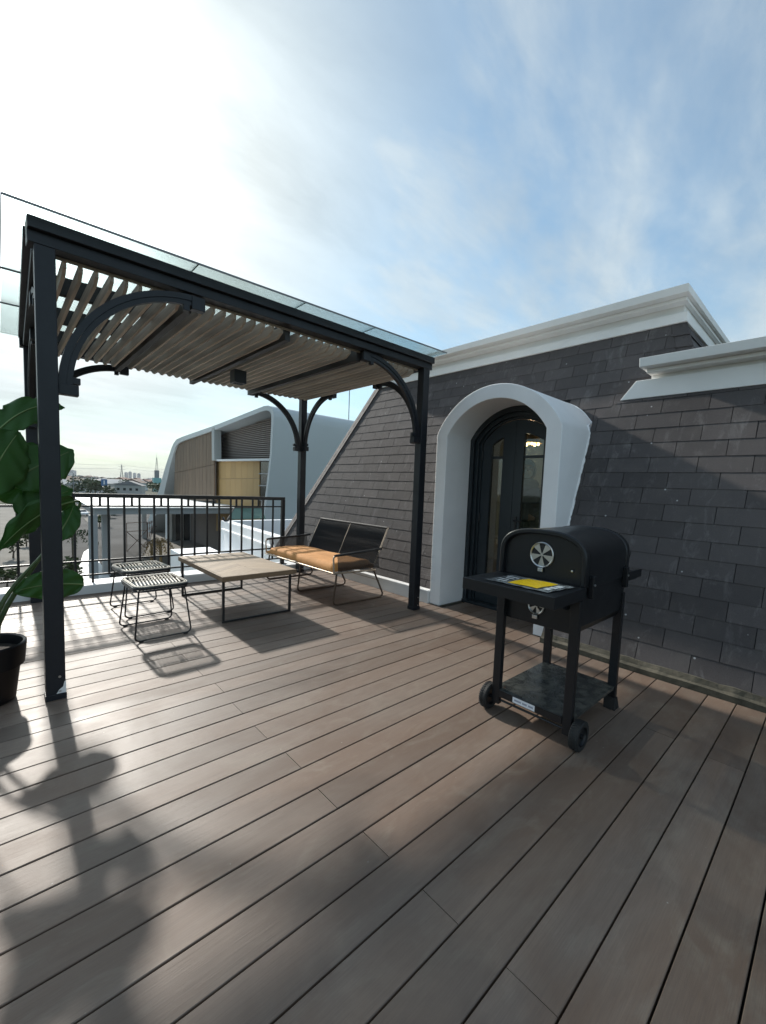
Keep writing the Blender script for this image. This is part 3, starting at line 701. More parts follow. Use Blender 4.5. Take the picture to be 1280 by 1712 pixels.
def ringbeam(p, q, out):
    """double step beam: lower band and a wider upper lip"""
    p, q = Vector(p), Vector(q); o = Vector(out)
    MB().beam(p + Vector((0, 0, .031)), q + Vector((0, 0, .031)), .10, .062).build('beam', 'black_steel', perg, bevel=0.003)
    b = MB().beam(p + o*.016 + Vector((0, 0, .094)), q + o*.016 + Vector((0, 0, .094)), .135, .062).build('beam_lip', 'black_steel', perg, bevel=0.003)
h_ = PW/2
e = .028
cFL = (FL[0] + h_, FL[1] + h_, ztop(FL[0])); cFR = (FR[0] + h_, FR[1] + h_, ztop(FR[0])); cBR = (BR[0] + h_, BR[1] + h_, ztop(BR[0])); cBL = (BL[0] + h_, BL[1] + h_, ztop(BL[0]))
ringbeam((cFL[0] - h_ - e, cFL[1] - .002, cFL[2]), (cFR[0] + h_ + e, cFR[1], cFR[2]), (0, -1, 0))
ringbeam((cBL[0] - h_ - e, cBL[1], cBL[2]), (cBR[0] + h_ + e, cBR[1], cBR[2]), (0, 1, 0))
ringbeam((cFL[0], cFL[1] + .088, cFL[2] + .0015), (cBL[0], cBL[1] - .088, cBL[2] + .0015), (-1, 0, 0))
ringbeam((cFR[0], cFR[1] + .088, cFR[2] + .0015), (cBR[0], cBR[1] - .088, cBR[2] + .0015), (1, 0, 0))
def yfront(x): return FL[1] + (FR[1] - FL[1])*(x - FL[0])/(FR[0] - FL[0]) + PW + 0.012
RAF = (0.985, 1.755, 2.50)
for x in RAF: MB().box(x - .024, x + .024, yfront(x) + .004, 5.80, ztop(x) - .094, ztop(x) + .055).build('rafter', 'rafter_steel', perg, bevel=0.003)
for y in (4.0, 4.74, 5.46):
    MB().beam((cFL[0] + .052, y, ztop(0.25) + .068), (cFR[0] - .052, y, ztop(3.35) + .068), .055, .122).build('purlin', 'rafter_steel', perg, bevel=0.002)
MB().beam((FL[0] + PW + .004, yfront(FL[0] + PW) - .006, ztop(.3) + .022), (FR[0] - .004, yfront(FR[0]) - .006, ztop(3.3) + .022), .010, .075).build('ledger', 'slat_wood', perg)
SP = 0.0773; x = 0.312
while x < 3.29:
    if min(abs(x - r) for r in RAF) > 0.034:
        zt = ztop(x) + .004; y0_ = yfront(x) + .001 + random.uniform(0, .006); y1_ = 5.74 + random.uniform(-.01, .01)
        hgt = 0.080
        MB().prism([(0, 0, hgt), (0, 0, hgt*.42), (0, .075, 0), (0, y1_ - y0_ - .075, 0), (0, y1_ - y0_, hgt*.42), (0, y1_ - y0_, hgt)], (.019, 0, 0)).build('slat', 'slat_wood', perg, loc=(x - .0095, y0_, zt - hgt))
    x += SP
gx = (0.05, 0.972, 1.755, 2.455, 3.425); gy = (3.075, 4.15, 4.98, 6.05)
for i in range(4):
    for j in range(3):
        za, zb2 = ztop(gx[i]) + .133, ztop(gx[i+1]) + .133; q = .004
        MB().prism([(gx[i] + q, gy[j] + q, za), (gx[i+1] - q, gy[j] + q, zb2), (gx[i+1] - q, gy[j+1] - q, zb2), (gx[i] + q, gy[j+1] - q, za)], (0, 0, .010)).build('glass_panel', 'roof_glass', perg)
seal = MB()
for xx in gx[1:4]: seal.box(xx - .0035, xx + .0035, gy[0], gy[3], ztop(xx) + .1325, ztop(xx) + .1435)
for yy in gy[1:3]: seal.beam((gx[0], yy, ztop(gx[0]) + .138), (gx[4], yy, ztop(gx[4]) + .138), .007, .0115)
seal.build('glass_seal', 'rafter_steel', perg)
eg = MB().beam((gx[0], gy[0] - .003, ztop(gx[0]) + .138), (gx[4], gy[0] - .003, ztop(gx[4]) + .138), .006, .012).beam((gx[0] - .003, gy[0], ztop(gx[0]) + .138), (gx[0] - .003, gy[3], ztop(gx[0]) + .138), .006, .012)
eg.build('glass_edge', 'steel_grey', perg)
def bracket(px_, py_, dx, dy, zt):
    """quarter circle knee brace from a post towards (dx, dy)"""
    R = 0.745; S = 20; wd = .050
    o = Vector((px_, py_, zt - R - 0.005)); D = Vector((dx, dy, 0)); sd = Vector((-dy, dx, 0))
    def arc(ra, rb, w_):
        mb = MB(); ra_, rb_ = ra, rb; vs = []
        for i in range(S + 1):
            a = math.pi/2*i/S
            for r in (ra_, rb_):
                p = o + D*(R - r*math.cos(a)) + Vector((0, 0, r*math.sin(a)))
                vs += [p - sd*w_/2, p + sd*w_/2]
        fs = []
        for i in range(S):
            b = 4*i; fs += [(b, b+1, b+5, b+4), (b+2, b+6, b+7, b+3), (b, b+4, b+6, b+2), (b+1, b+3, b+7, b+5)]
        fs += [(0, 2, 3, 1), (4*S, 4*S+1, 4*S+3, 4*S+2)]
        return mb.add(vs, fs)
    br = arc(R, R - .036, wd).build('bracket', 'black_steel', perg, smooth=30)
    arc(R - .037, R - .066, wd*.72).build('inner_band', 'black_steel', br, smooth=30)
    c1 = o + D*(.042) + Vector((0, 0, -.012)); c2 = o + D*(R + .02) + Vector((0, 0, R - .045))
    MB().beam(c1 - D*.042, c1 + D*.052, wd + .012, .062).build('end_block', 'black_steel', br, bevel=0.003)
    MB().beam(c2 - D*.05, c2 + D*.035, wd + .012, .088).build('end_block', 'black_steel', br, bevel=0.003)
    c3 = o + D*(R - .06) + Vector((0, 0, R - .086)); MB().beam(c3 - D*.02, c3 + D*.02, .036, .042).build('nub', 'black_steel', br, bevel=0.003)
    c4 = o + D*(.084) + Vector((0, 0, .045)); MB().beam(c4 - D*.02, c4 + D*.02, .036, .038).build('nub', 'black_steel', br, bevel=0.003)
for (p, dx, dy) in ((FL, 1, 0), (FL, 0, 1), (FR, -1, 0), (FR, 0, 1), (BR, -1, 0), (BR, 0, -1), (BL, 1, 0), (BL, 0, -1)):
    bracket(p[0] + h_ + dx*h_, p[1] + h_ + dy*h_, dx, dy, ztop(p[0] + dx*.4))
centre(perg, (1.78, 4.55, 0))
pend2 = thing('downlight', 'small black cube lamp under the middle rafter of the pergola', 'lamp')
MB().box(1.695, 1.815, 4.30, 4.42, 2.335, 2.460).build('lamp_housing', 'black_steel', pend2, bevel=0.004)
MB().lathe((1.755, 4.36, 2.333), [(0.0, 0), (.046, 0), (.050, .004)], 20).build('lens', 'car_glass', pend2)
centre(pend2, (1.755, 4.36, 2.46))

# ------------------------------------------------------------------ furniture
# coffee table with chevron top
tb = thing('coffee_table', 'low wooden coffee table with chevron top on black metal frame legs', 'table')
tx0, tx1, ty0, ty1, tz = 1.478, 2.238, 3.985, 5.350, 0.462
e_ = .012
MB().box(tx0, tx1, ty0, ty0 + e_, tz - .048, tz - .001).build('edge_strip', 'table_edge', tb, bevel=.002)
MB().box(tx0, tx1, ty1 - e_, ty1, tz - .048, tz - .001).build('edge_strip', 'table_edge', tb, bevel=.002)
MB().box(tx0, tx0 + e_, ty0 + e_ + .001, ty1 - e_ - .001, tz - .048, tz - .001).build('edge_strip', 'table_edge', tb, bevel=.002)
MB().box(tx1 - e_, tx1, ty0 + e_ + .001, ty1 - e_ - .001, tz - .048, tz - .001).build('edge_strip', 'table_edge', tb, bevel=.002)
MB().box(tx0 + e_ + .001, tx1 - e_ - .001, ty0 + e_ + .001, ty1 - e_ - .001, tz - .046, tz - .007).build('core', 'table_edge', tb)
xm = (tx0 + tx1)/2; bw = .105; ang = 0.75
for side in (0, 1):
    xa, xb = (tx0 + e_ + .0015, xm - .0006) if side == 0 else (xm + .0006, tx1 - e_ - .0015)
    yy = ty0 - 0.5
    while yy < ty1 + .1:
        W_ = xb - xa; sh = W_*ang
        d0, d1 = (sh, 0) if side else (0, sh)
        poly = [(xa, yy + d0 + .0006), (xb, yy + d1 + .0006), (xb, yy + d1 + bw - .0006), (xa, yy + d0 + bw - .0006)]
        poly = clip(poly, 0, 1, ty1 - e_ - .0015); poly = clip(poly, 0, -1, -(ty0 + e_ + .0015)) if len(poly) > 2 else poly
        if len(poly) > 2:
            c_ = (sum(p[0] for p in poly)/len(poly), sum(p[1] for p in poly)/len(poly)); a_ = math.atan2(d1 - d0, W_)
            ca, sa = math.cos(-a_), math.sin(-a_); zt = random.uniform(-.0006, .0004)
            ob = MB().prism([((p[0]-c_[0])*ca - (p[1]-c_[1])*sa, (p[0]-c_[0])*sa + (p[1]-c_[1])*ca, 0) for p in poly], (0, 0, .0065)).build('board', 'table_wood', tb, loc=(c_[0], c_[1], tz - .0066 + zt))
            ob.rotation_euler = (0, 0, a_)
        yy += bw
for yy in (4.045, 5.29):
    s_ = .022; fr = MB()
    fr.box(1.50, 1.50 + s_, yy, yy + s_, .0225, tz - .049).box(2.19, 2.19 + s_, yy, yy + s_, .0225, tz - .049)
    fr.box(1.50, 2.19 + s_, yy, yy + s_, 0.002, .022)
    fr.build('leg', 'rail_steel', tb, bevel=.002)
MB().box(1.522, 1.542, 4.07, 5.288, tz - .072, tz - .0495).box(2.17, 2.19, 4.07, 5.288, tz - .072, tz - .0495).build('apron', 'rail_steel', tb)
centre(tb, (1.86, 4.67, 0))

# rattan stools
def stool(cx, cy, rz, label):
    st = thing('rattan_stool', label, 'stool', 'rattan stools by the coffee table')
    wx, wy, zt = .205, .245, .452
    def rr(a, b, r, z, n=6):
        pts = []
        for (sx, sy, a0) in ((1, 1, 0), (-1, 1, 90), (-1, -1, 180), (1, -1, 270)):
            for i in range(n + 1):
                t_ = rad(a0 + 90*i/n); pts.append((sx*(a - r) + r*math.cos(t_), sy*(b - r) + r*math.sin(t_), z))
        return pts
    MB().tube(rr(wx, wy, .07, zt - .012), .012, 8, closed=True).tube(rr(wx - .004, wy - .004, .07, zt - .034), .009, 8, closed=True).build('seat_frame', 'rail_steel', st, smooth=60)
    sl_ = MB()
    for kx in range(2): sl_.tube(rr(wx - .002 - .0145*kx, wy - .002 - .0145*kx, max(.02, .07 - .010*kx), zt + .004 - .0015*kx), .0055, 6, closed=True)
    n = 13
    for i in range(n):
        xx = -wx + .045 + (2*wx - .09)*i/(n - 1)
        for sy in (-1, 1):
            skew = .012*sy
            sl_.tube([(xx - skew, sy*.012, zt + .002), (xx, sy*.09, zt + .005), (xx + skew, sy*(wy - .055), zt + .002)], .0062, 6)
    sl_.tube([(-wx + .05, .0, zt + .004), (wx - .05, 0, zt + .004)], .007, 6)
    tag(sl_.build('woven_seat', 'rattan', st, smooth=60), kind='stuff')
    MB().tube([(0.0, wy - .03, zt + .010), (0.01, .05, zt + .012), (-.005, -.02, zt + .011)], .005, 6).build('rattan_tie', 'rattan', st, smooth=60)
    for sy in (-1, 1):
        y0_, y1_ = sy*(wy - .03), sy*(wy + .012)
        pts = [(-wx + .03, y0_, zt - .04)]
        for i in range(5):
            t_ = rad(180 + 90*i/4); pts.append((-wx - .008 + .035 + .035*math.cos(t_), y1_, .047 + .035*math.sin(t_)))
        for i in range(5):
            t_ = rad(270 + 90*i/4); pts.append((wx + .008 - .035 + .035*math.cos(t_), y1_, .047 + .035*math.sin(t_)))
        pts.append((wx - .03, y0_, zt - .04))
        lg = MB().tube(pts, .0068, 8).build('leg', 'rail_steel', st, smooth=60)
        for sx in (-1, 1): MB().box(sx*(wx - .035) - .016, sx*(wx - .035) + .016, y1_ - .010, y1_ + .010, 0.0, .014).build('foot_pad', 'tyre', lg, bevel=.002)
    st.location = (cx, cy, 0); st.rotation_euler = (0, 0, rz)
    return st
stool(0.975, 4.215, rad(2), 'rattan stool on thin black legs, the one nearer the camera')
stool(1.03, 4.965, rad(4), 'rattan stool on thin black legs, the farther one beside the railing')

# two seat rope bench
bn = thing('rope_bench', 'two seat bench with black rope back and arms on bronze metal frame', 'bench')
by0, by1, sz = 3.93, 5.60, .375
bx0, bx1 = 2.665, 3.27
fr = MB()
for yy in (by0, by1): fr.tube([(bx0, yy, sz), (bx1, yy, sz - .015)], .011, 8)
fr.tube([(bx0, by0, sz), (bx0, by1, sz)], .011, 8).tube([(bx1, by0, sz - .015), (bx1, by1, sz - .015)], .011, 8)
for t_ in range(1, 8): yy = by0 + (by1 - by0)*t_/8; fr.tube([(bx0, yy, sz), (bx1, yy, sz - .015)], .006, 6)
fr.build('seat_frame', 'champagne', bn, smooth=60)
bt = (3.50, .855)                                         # top of the back
bk = MB()
for yy in (by0 + .06, (by0 + by1)/2, by1 - .06): bk.tube([(bx1 - .03, yy, sz - .01), (bx1 + .03, yy, .42), (bt[0], yy, bt[1])], .010, 8)
bk.tube([(bt[0], by0 + .06, bt[1]), (bt[0], by1 - .06, bt[1])], .010, 8).tube([(bx1 + .03, by0 + .06, .42), (bx1 + .03, by1 - .06, .42)], .008, 8)
bk.build('back_frame', 'champagne', bn, smooth=60)
for sgn in (0, 1):
    ya, yb = (by0 + .072, (by0 + by1)/2 - .012) if sgn == 0 else ((by0 + by1)/2 + .012, by1 - .072)
    cord = MB(); n = 64
    for i in range(n):
        yy = ya + (yb - ya)*(i + .5)/n
        cord.tube([(bx1 + .026, yy, .424), (bx1 + .026 + (bt[0] - bx1 - .03)*.5 - .012*(1 if i % 2 else -1)*.4, yy, .64), (bt[0] - .003, yy, bt[1] + .004)], .0062, 5)
    tag(cord.build('rope_panel', 'rope', bn, smooth=60), kind='stuff')
    MB().tube([(bt[0], ya - .008, bt[1] + .002), (bt[0], yb + .008, bt[1] + .002)], .0155, 8).build('rope_wrap', 'rope', bn, smooth=60)
az = .575
for yy in (by0, by1):
    am = MB()
    am.tube([(bx0 + .005, yy, sz), (bx0 - .005, yy, az - .03), (bx0 + .005, yy, az - .008), (bx0 + .03, yy, az), (3.37, yy, az + .035)], .010, 8)
    am.build('arm_frame', 'champagne', bn, smooth=60)
    MB().tube([(bx0 + .008, yy, az - .004), (bx0 + .03, yy, az + .002), (3.36, yy, az + .037)], .0145, 8).build('rope_wrap', 'rope', bn, smooth=60)
    cd_ = MB(); n = 44
    for i in range(n):
        xx = bx0 + .05 + (3.30 - bx0 - .05)*i/(n - 1)
        cd_.tube([(xx, yy, az + .004 + .035*(xx - bx0)/.7), (min(xx + .02, bx1 + .05), yy, sz + .01)], .0045, 5)
    tag(cd_.build('rope_panel', 'rope', bn, smooth=60), kind='stuff')
for yy in (by0 + .01, (by0 + by1)/2 - .03, by1 - .01):
    pts = [(bx0 + .05, yy, sz - .008)]
    for i in range(5):
        t_ = rad(180 + 90*i/4); pts.append((bx0 + .015 + .045 + .045*math.cos(t_), yy, .055 + .045*math.sin(t_)))
    for i in range(5):
        t_ = rad(270 + 90*i/4); pts.append((3.405 - .045 + .045*math.cos(t_), yy, .055 + .045*math.sin(t_)))
    pts.append((bx1 - .02, yy, sz - .02))
    MB().tube(pts, .0110, 8).build('leg', 'bronze', bn, smooth=60)
MB().tube([(3.34, by0 + .01, .22), (3.34, by1 - .01, .22)], .004, 6).build('tie_rod', 'champagne', bn)
centre(bn, (3.0, 4.76, 0))
# cushion
cu = MB(); nx, ny = 14, 30; cx0, cx1, cy0, cy1 = bx0 + .004, bx1 - .01, by0 + .022, by1 - .022; th = .085
def cz(u, v):
    eu = min(u, 1 - u)*(cx1 - cx0); ev = min(v, 1 - v)*(cy1 - cy0); d_ = min(eu, ev)
    return th*(1 - max(0, 1 - d_/.07)**2.2*.62) + .004*math.sin(u*9 + v*4) + .003*math.sin(v*17 + 1)
top = []
for j in range(ny + 1):
    for i in range(nx + 1):
        u, v = i/nx, j/ny; top.append((cx0 + (cx1 - cx0)*u, cy0 + (cy1 - cy0)*v, sz + .014 + cz(u, v)))
bot = [(x_, y_, sz + .014) for x_, y_, z_ in top]; M_ = len(top); fs = []
for j in range(ny):
    for i in range(nx):
        a_ = j*(nx+1) + i; fs.append((a_, a_+1, a_+nx+2, a_+nx+1)); fs.append((M_+a_, M_+a_+nx+1, M_+a_+nx+2, M_+a_+1))
per = [i for i in range(nx)] + [nx + j*(nx+1) for j in range(ny)] + [ny*(nx+1) + nx - i for i in range(nx)] + [(ny - j)*(nx+1) for j in range(ny)]
for i in range(len(per)): a_, b_ = per[i], per[(i+1) % len(per)]; fs.append((a_, M_+a_, M_+b_, b_))
cuo = cu.add(top + bot, fs).build('seat_cushion', 'cushion', smooth=70)
tag(cuo, 'long tan orange cushion lying on the seat of the rope bench', 'cushion')

# ------------------------------------------------------------------ charcoal grill
gr = thing('charcoal_grill', 'black charcoal grill with domed lid and side shelf on a wheeled stand', 'grill')
GX0, GX1, GY0, GY1 = 2.205, 2.845, 0.925, 1.465
zs, zb_ = .868, .600
MB().prism([(GX0 + .012, GY0 + .01, zs - .003), (GX0 + .012, GY1 - .01, zs - .003), (GX0 + .012, GY1 - .02, zb_ + .05), (GX0 + .012, GY1 - .05, zb_), (GX0 + .012, GY0 + .05, zb_), (GX0 + .012, GY0 + .02, zb_ + .05)], (GX1 - GX0 - .024, 0, 0)).build('firebox', 'grill_black', gr, bevel=.006)
def dome(sc_, n=24, inset=0):
    pts = []; yc = (GY0 + GY1)/2; hy = (GY1 - GY0)/2 - inset; zt = 1.158 - inset
    pts.append((yc + hy, zs)); pts.append((yc + hy, zs + .13))
    for i in range(1, n):
        a = math.pi*i/n; c, s = math.cos(a), math.sin(a)
        pts.append((yc + hy*math.copysign(abs(c)**.72, c), zs + .13 + (zt - zs - .13)*abs(s)**.80))
    pts.append((yc - hy, zs + .13)); pts.append((yc - hy, zs)); return pts
lid = MB().prism([(GX0 + .030, y, z) for y, z in dome(1, inset=.010)], (GX1 - GX0 - .06, 0, 0)).build('lid', 'grill_black', gr, smooth=30)
def band(xa, xb, ins_o, ins_i):
    o_, i_ = dome(1, inset=ins_o), dome(1, inset=ins_i); n = len(o_)
    return ring(o_, i_, xa, xb)
for xa, xb in ((GX0, GX0 + .055), (GX1 - .055, GX1)): band(xa, xb, 0, .030).build('lid_rim', 'grill_black', lid, smooth=30, bevel=.008)
band(GX0 + .06, GX1 - .06, .0045, .012).build('lid_skin', 'grill_black', lid, smooth=30)
MB().box(GX0 + .02, GX1 - .02, GY0 + .005, GY1 - .005, zs - .0025, zs - .0005).build('seam', 'vent_dark', gr)
def vent(x, yc, zc_, r, par, turn=0.0):
    v = MB().lathe((x, yc, zc_), [(r - .009, 0), (r - .009, -.008), (r - .004, -.011), (r, -.008), (r, 0)], 36, axis='x').build('vent_ring', 'chrome', par, smooth=50)
    MB().lathe((x, yc, zc_), [(0, -.001), (r - .008, -.001)], 30, axis='x').build('vent_back', 'vent_dark', v)
    bl = MB()
    for i in range(5):
        a0 = turn + 2*math.pi*i/5 + rad(90 - 18); S = 6; da = rad(36)
        pts = [(x - .003, yc + .010*math.cos(a0 + da*j/S), zc_ + .010*math.sin(a0 + da*j/S)) for j in range(S + 1)] + [(x - .003, yc + (r - .008)*math.cos(a0 + da*j/S), zc_ + (r - .008)*math.sin(a0 + da*j/S)) for j in range(S, -1, -1)]
        bl.prism(pts, (-.002, 0, 0))
    bl.build('vent_blades', 'chrome', v)
    MB().lathe((x, yc, zc_), [(0, -.008), (.009, -.008), (.011, -.004), (.011, -.001)], 12, axis='x').build('vent_hub', 'chrome', v, smooth=40)
    MB().box(x - .016, x - .002, yc - .016, yc + .016, zc_ - r - .024, zc_ - r - .002).build('vent_tab', 'chrome', v, bevel=.003)
vent(GX0 + .028, 1.195, 1.010, .074, lid, rad(36)); vent(GX0 + .010, 1.20, .715, .052, gr, rad(10))
MB().lathe((GX0 + .028, 1.01, .945), [(0, -.010), (.006, -.009), (.008, -.004), (.008, 0)], 10, axis='x').build('rivet', 'chrome', lid)
# shelves: folded sheet with a rim
def shelf(xa, xb, ya, yb, zt, name):
    t_ = .060
    s_ = MB().box(xa + .002, xb, ya + .002, yb - .002, zt - .006, zt)
    s_.box(xa, xa + .0018, ya, yb, zt - t_, zt - .0005).box(xa + .002, xb, ya, ya + .0018, zt - t_, zt - .0005).box(xa + .002, xb, yb - .0018, yb, zt - t_, zt - .0005)
    return s_.build(name, 'grill_black', gr, bevel=.0008)
shelf(1.862, GX0 + .008, .918, 1.468, .872, 'side_shelf')
MB().box(GX1 + .002, GX1 + .205, .935, 1.455, .825, .872).build('side_shelf', 'grill_black', gr, bevel=.004)
for yy in (1.0, 1.38): MB().prism([(1.93, yy, .832), (GX0 + .005, yy, .832), (GX0 + .005, yy, .74), (GX0 - .03, yy, .74)], (0, .004, 0)).build('shelf_support', 'grill_black', gr)
lt = .034
legs = [(GX0 - .028, GY0 + .005, .055), (GX0 - .028, GY1 - .075, .055), (GX1 - .045, GY0 + .005, .0), (GX1 - .045, GY1 - .075, .0)]
for i, (lx, ly, z0) in enumerate(legs):
    lg = MB().box(lx, lx + lt, ly, ly + .052, z0, .80 if i < 2 else .76).build('leg', 'grill_black', gr, bevel=.003)
    if i >= 2: MB().prism([(lx - .02, ly - .012, 0.0), (lx + lt + .022, ly - .012, 0), (lx + lt + .004, ly - .004, .075), (lx - .004, ly - .004, .075)], (0, .072, 0)).build('foot', 'tyre', lg, bevel=.003)
MB().box(GX0 - .024, GX1 - .015, GY0 + .012, GY1 - .030, .128, .150).build('bottom_shelf', 'grill_shelf', gr, bevel=.003)
MB().box(GX0 - .032, GX0 - .0245, GY0 + .058, GY1 - .076, .108, .149).build('shelf_rail', 'grill_black', gr)
stk = MB().box(GX0 - .0335, GX0 - .0325, 1.145, 1.290, .112, .146).build('label_strip', 'sticker', gr)
for a_, b_ in ((1.155, 1.185), (1.195, 1.225), (1.233, 1.278)): MB().box(GX0 - .0341, GX0 - .0336, a_, b_, .124, .134).build('label_print', 'sticker_ink', stk)
MB().tube([(GX0 - .008, GY0 - .02, .078), (GX0 - .008, GY1 + .02, .078)], .007, 8).build('axle', 'grill_black', gr)
def wheel(yc):
    wr = .078; c_ = (GX0 - .008, yc, wr)
    ty = MB().lathe(c_, [(wr - .026, -.024), (wr - .006, -.025), (wr, -.018), (wr, .018), (wr - .006, .025), (wr - .026, .024)], 40, axis='y').build('wheel', 'tyre', gr, smooth=40)
    MB().lathe(c_, [(0, -.012), (wr - .03, -.012), (wr - .026, -.022), (wr - .026, .022), (wr - .03, .012), (0, .012)], 30, axis='y').build('rim', 'grill_black', ty, smooth=40)
    MB().lathe(c_, [(0, -.026), (.012, -.024), (.014, -.010)], 14, axis='y').build('hub', 'grill_black', ty, smooth=40)
    tr_ = MB()
    for i in range(36):
        a_ = 2*math.pi*i/36
        p = Vector(c_) + Vector((wr*math.cos(a_), 0, wr*math.sin(a_))); t_ = Vector((-math.sin(a_), 0, math.cos(a_)))
        for sg in (-1, 1): tr_.beam(p + Vector((0, sg*.004, 0)) + t_*.0, p + Vector((0, sg*.021, 0)) + t_*.005, .006, .005, up=(math.cos(a_), 0, math.sin(a_)))
    tag(tr_.build('tread', 'tyre', ty), kind='stuff')
wheel(GY0 - .030); wheel(GY1 + .010)
for xx in (GX0 + .075, GX1 - .07):
    hg = MB().box(xx - .016, xx + .016, GY0 - .022, GY0 + .006, zs - .062, zs + .062).build('latch', 'grill_black', gr, bevel=.004)
    MB().lathe((xx, GY0 - .026, zs + .012), [(0, 0), (.007, 0), (.007, .005)], 8, axis='y').build('screw', 'chrome', hg)
MB().beam((GX1 - .02, GY0 - .008, .868), (GX1 + .20, GY0 - .008, .868), .012, .05).build('shelf_bracket', 'grill_black', gr, bevel=.002)
centre(gr, (2.5, 1.19, 0))
# leaflet in clear film on the shelf
lf = thing('leaflet', 'yellow leaflet in crumpled clear film lying on the grill shelf', 'leaflet')
n = 10; vs = []
for j in range(n + 1):
    for i in range(n + 1):
        u, v = i/n, j/n
        vs.append((1.915 + .24*u, .985 + .375*v - .03*u, .8745 + .003*abs(math.sin(u*7 + v*11)) + .002*random.random()))
MB().add(vs, [(j*(n+1)+i, j*(n+1)+i+1, (j+1)*(n+1)+i+1, (j+1)*(n+1)+i) for j in range(n) for i in range(n)]).build('film', 'clear_film', lf, smooth=60)
vs = []
for j in range(n + 1):
    for i in range(n + 1):
        u, v = i/n, j/n; vs.append((1.942 + .185*u, 1.055 + .175*v - .02*u, .8805 + .0015*math.sin(u*6 + v*5)))
MB().add(vs, [(j*(n+1)+i, j*(n+1)+i+1, (j+1)*(n+1)+i+1, (j+1)*(n+1)+i) for j in range(n) for i in range(n)]).build('paper', 'yellow_paper', lf, smooth=60)
for (a_, b_, c_, d_) in ((1.955, 2.0, 1.0, 1.03), (2.01, 2.04, .99, 1.028), (2.05, 2.10, .985, 1.02)): MB().box(a_, b_, c_, d_, .8795, .8805).build('print', 'white_print', lf)
for i in range(7):
    a_ = 1.955 + .02*i; MB().box(a_, a_ + .012, 1.245 + .008*(i % 3), 1.30 + .01*(i % 4), .8798, .8806).build('print', 'print_dark' if i % 2 else 'white_print', lf)
centre(lf, (2.03, 1.15, .873))

# ------------------------------------------------------------------ potted plant
pt = thing('potted_plant', 'tall broad leaved green plant in a black pot beside the pergola post', 'plant')
PX, PY = -0.10, 3.42
MB().lathe((PX, PY, 0), [(0.0, .0), (.135, .0), (.148, .01), (.172, .205), (.176, .21), (.192, .215), (.203, .335), (.203, .345), (.196, .352), (.186, .345), (.180, .29), (0, .285)], 40).build('pot', 'pot', pt, smooth=35)
MB().lathe((PX, PY, .292), [(0, .012), (.09, .006), (.178, 0)], 24).build('soil', 'soil', pt, smooth=60)
def bez(p, n):
    out = []
    for i in range(n + 1):
        t_ = i/n; a_ = [Vector(q) for q in p]
        while len(a_) > 1: a_ = [a_[k_].lerp(a_[k_+1], t_) for k_ in range(len(a_)-1)]
        out.append(a_[0])
    return out
def big_leaf(ctrl, width, roll=0.0, cup=0.12, tear=0, stem_from=None, tipw=0.03):
    n = 26; mid = bez(ctrl, n); vs = []; uvs = []; half = 6
    prof = lambda t_: (math.sin(math.pi*min(1, t_*1.0)**.78)**.62)*(1 if t_ < .97 else .8)
    for i in range(n + 1):
        d = (mid[min(i+1, n)] - mid[max(i-1, 0)]).normalized()
        toward = (CAM - mid[i]).normalized()
        s = d.cross(toward).normalized(); nrm = s.cross(d).normalized()
        s2 = (s*math.cos(roll) + nrm*math.sin(roll)); n2 = s2.cross(d).normalized()
        wv = max(tipw*width, width*prof(i/n))
        for k_ in range(-half, half + 1):
            q = k_/half; ed = abs(q)
            wob = 1.0
            if tear and ed > .85 and (i*7 + (3 if k_ > 0 else 0)) % 9 == 0: wob = 1 - tear
            p = mid[i] + s2*wv*q*wob + n2*(-cup*wv*ed**1.5 + .012*math.sin(i*.9 + k_)*ed)
            vs.append(p); uvs.append((i/n, q))
    R_ = 2*half + 1; fs = [(i*R_+k_, i*R_+k_+1, (i+1)*R_+k_+1, (i+1)*R_+k_) for i in range(n) for k_ in range(R_ - 1)]
    me = bpy.data.meshes.new('leaf'); me.from_pydata(vs, [], fs); me.materials.append(MATS['leaf'])
    uvl = me.uv_layers.new(name='UVMap')
    for lp in me.loops: uvl.data[lp.index].uv = uvs[lp.vertex_index]
    me.polygons.foreach_set('use_smooth', [True]*len(me.polygons))
    o = link('leaf', me, pt); sd = o.modifiers.new('solid', 'SOLIDIFY'); sd.thickness = .0022
    MB().tube([p + (CAM - p).normalized()*.003 for p in mid[:-2]], [.0065*(1 - .8*i/n) for i in range(n - 1)], 6).build('midrib', 'midrib', o, smooth=60)
    if stem_from is not None:
        b0 = Vector(stem_from); t0 = (mid[0] - mid[1]).normalized()
        MB().tube(bez([b0, b0 + Vector((0, 0, .35)), mid[0] + t0*.22, mid[0]], 14), [.016 - .009*i/14 for i in range(15)], 8).build('stem', 'stem', pt, smooth=60)
    return o
def Lp(px_, py_, y): return aty(px_, py_, y)
base = lambda i: (PX + .04*math.cos(i*2.1), PY + .04*math.sin(i*2.1), .285)
big_leaf([Lp(-18, 735, 3.50), Lp(22, 690, 3.52), Lp(62, 668, 3.60), Lp(108, 682, 3.66)], .085, roll=.35, tear=.25, stem_from=base(0))
big_leaf([Lp(-30, 826, 3.36), Lp(-8, 780, 3.38), Lp(12, 746, 3.42), Lp(32, 722, 3.46)], .150, roll=-.25, tear=.12, stem_from=base(1))
big_leaf([Lp(14, 808, 3.48), Lp(44, 786, 3.50), Lp(88, 768, 3.54), Lp(122, 752, 3.62)], .155, roll=.1, tear=.2, stem_from=base(2))
big_leaf([Lp(-6, 812, 3.62), Lp(18, 822, 3.63), Lp(42, 815, 3.65), Lp(60, 800, 3.66)], .10, roll=.2, stem_from=base(3))
big_leaf([Lp(36, 866, 3.55), Lp(58, 842, 3.56), Lp(84, 832, 3.60), Lp(122, 818, 3.66)], .115, roll=-.15, tear=.1, stem_from=base(4))
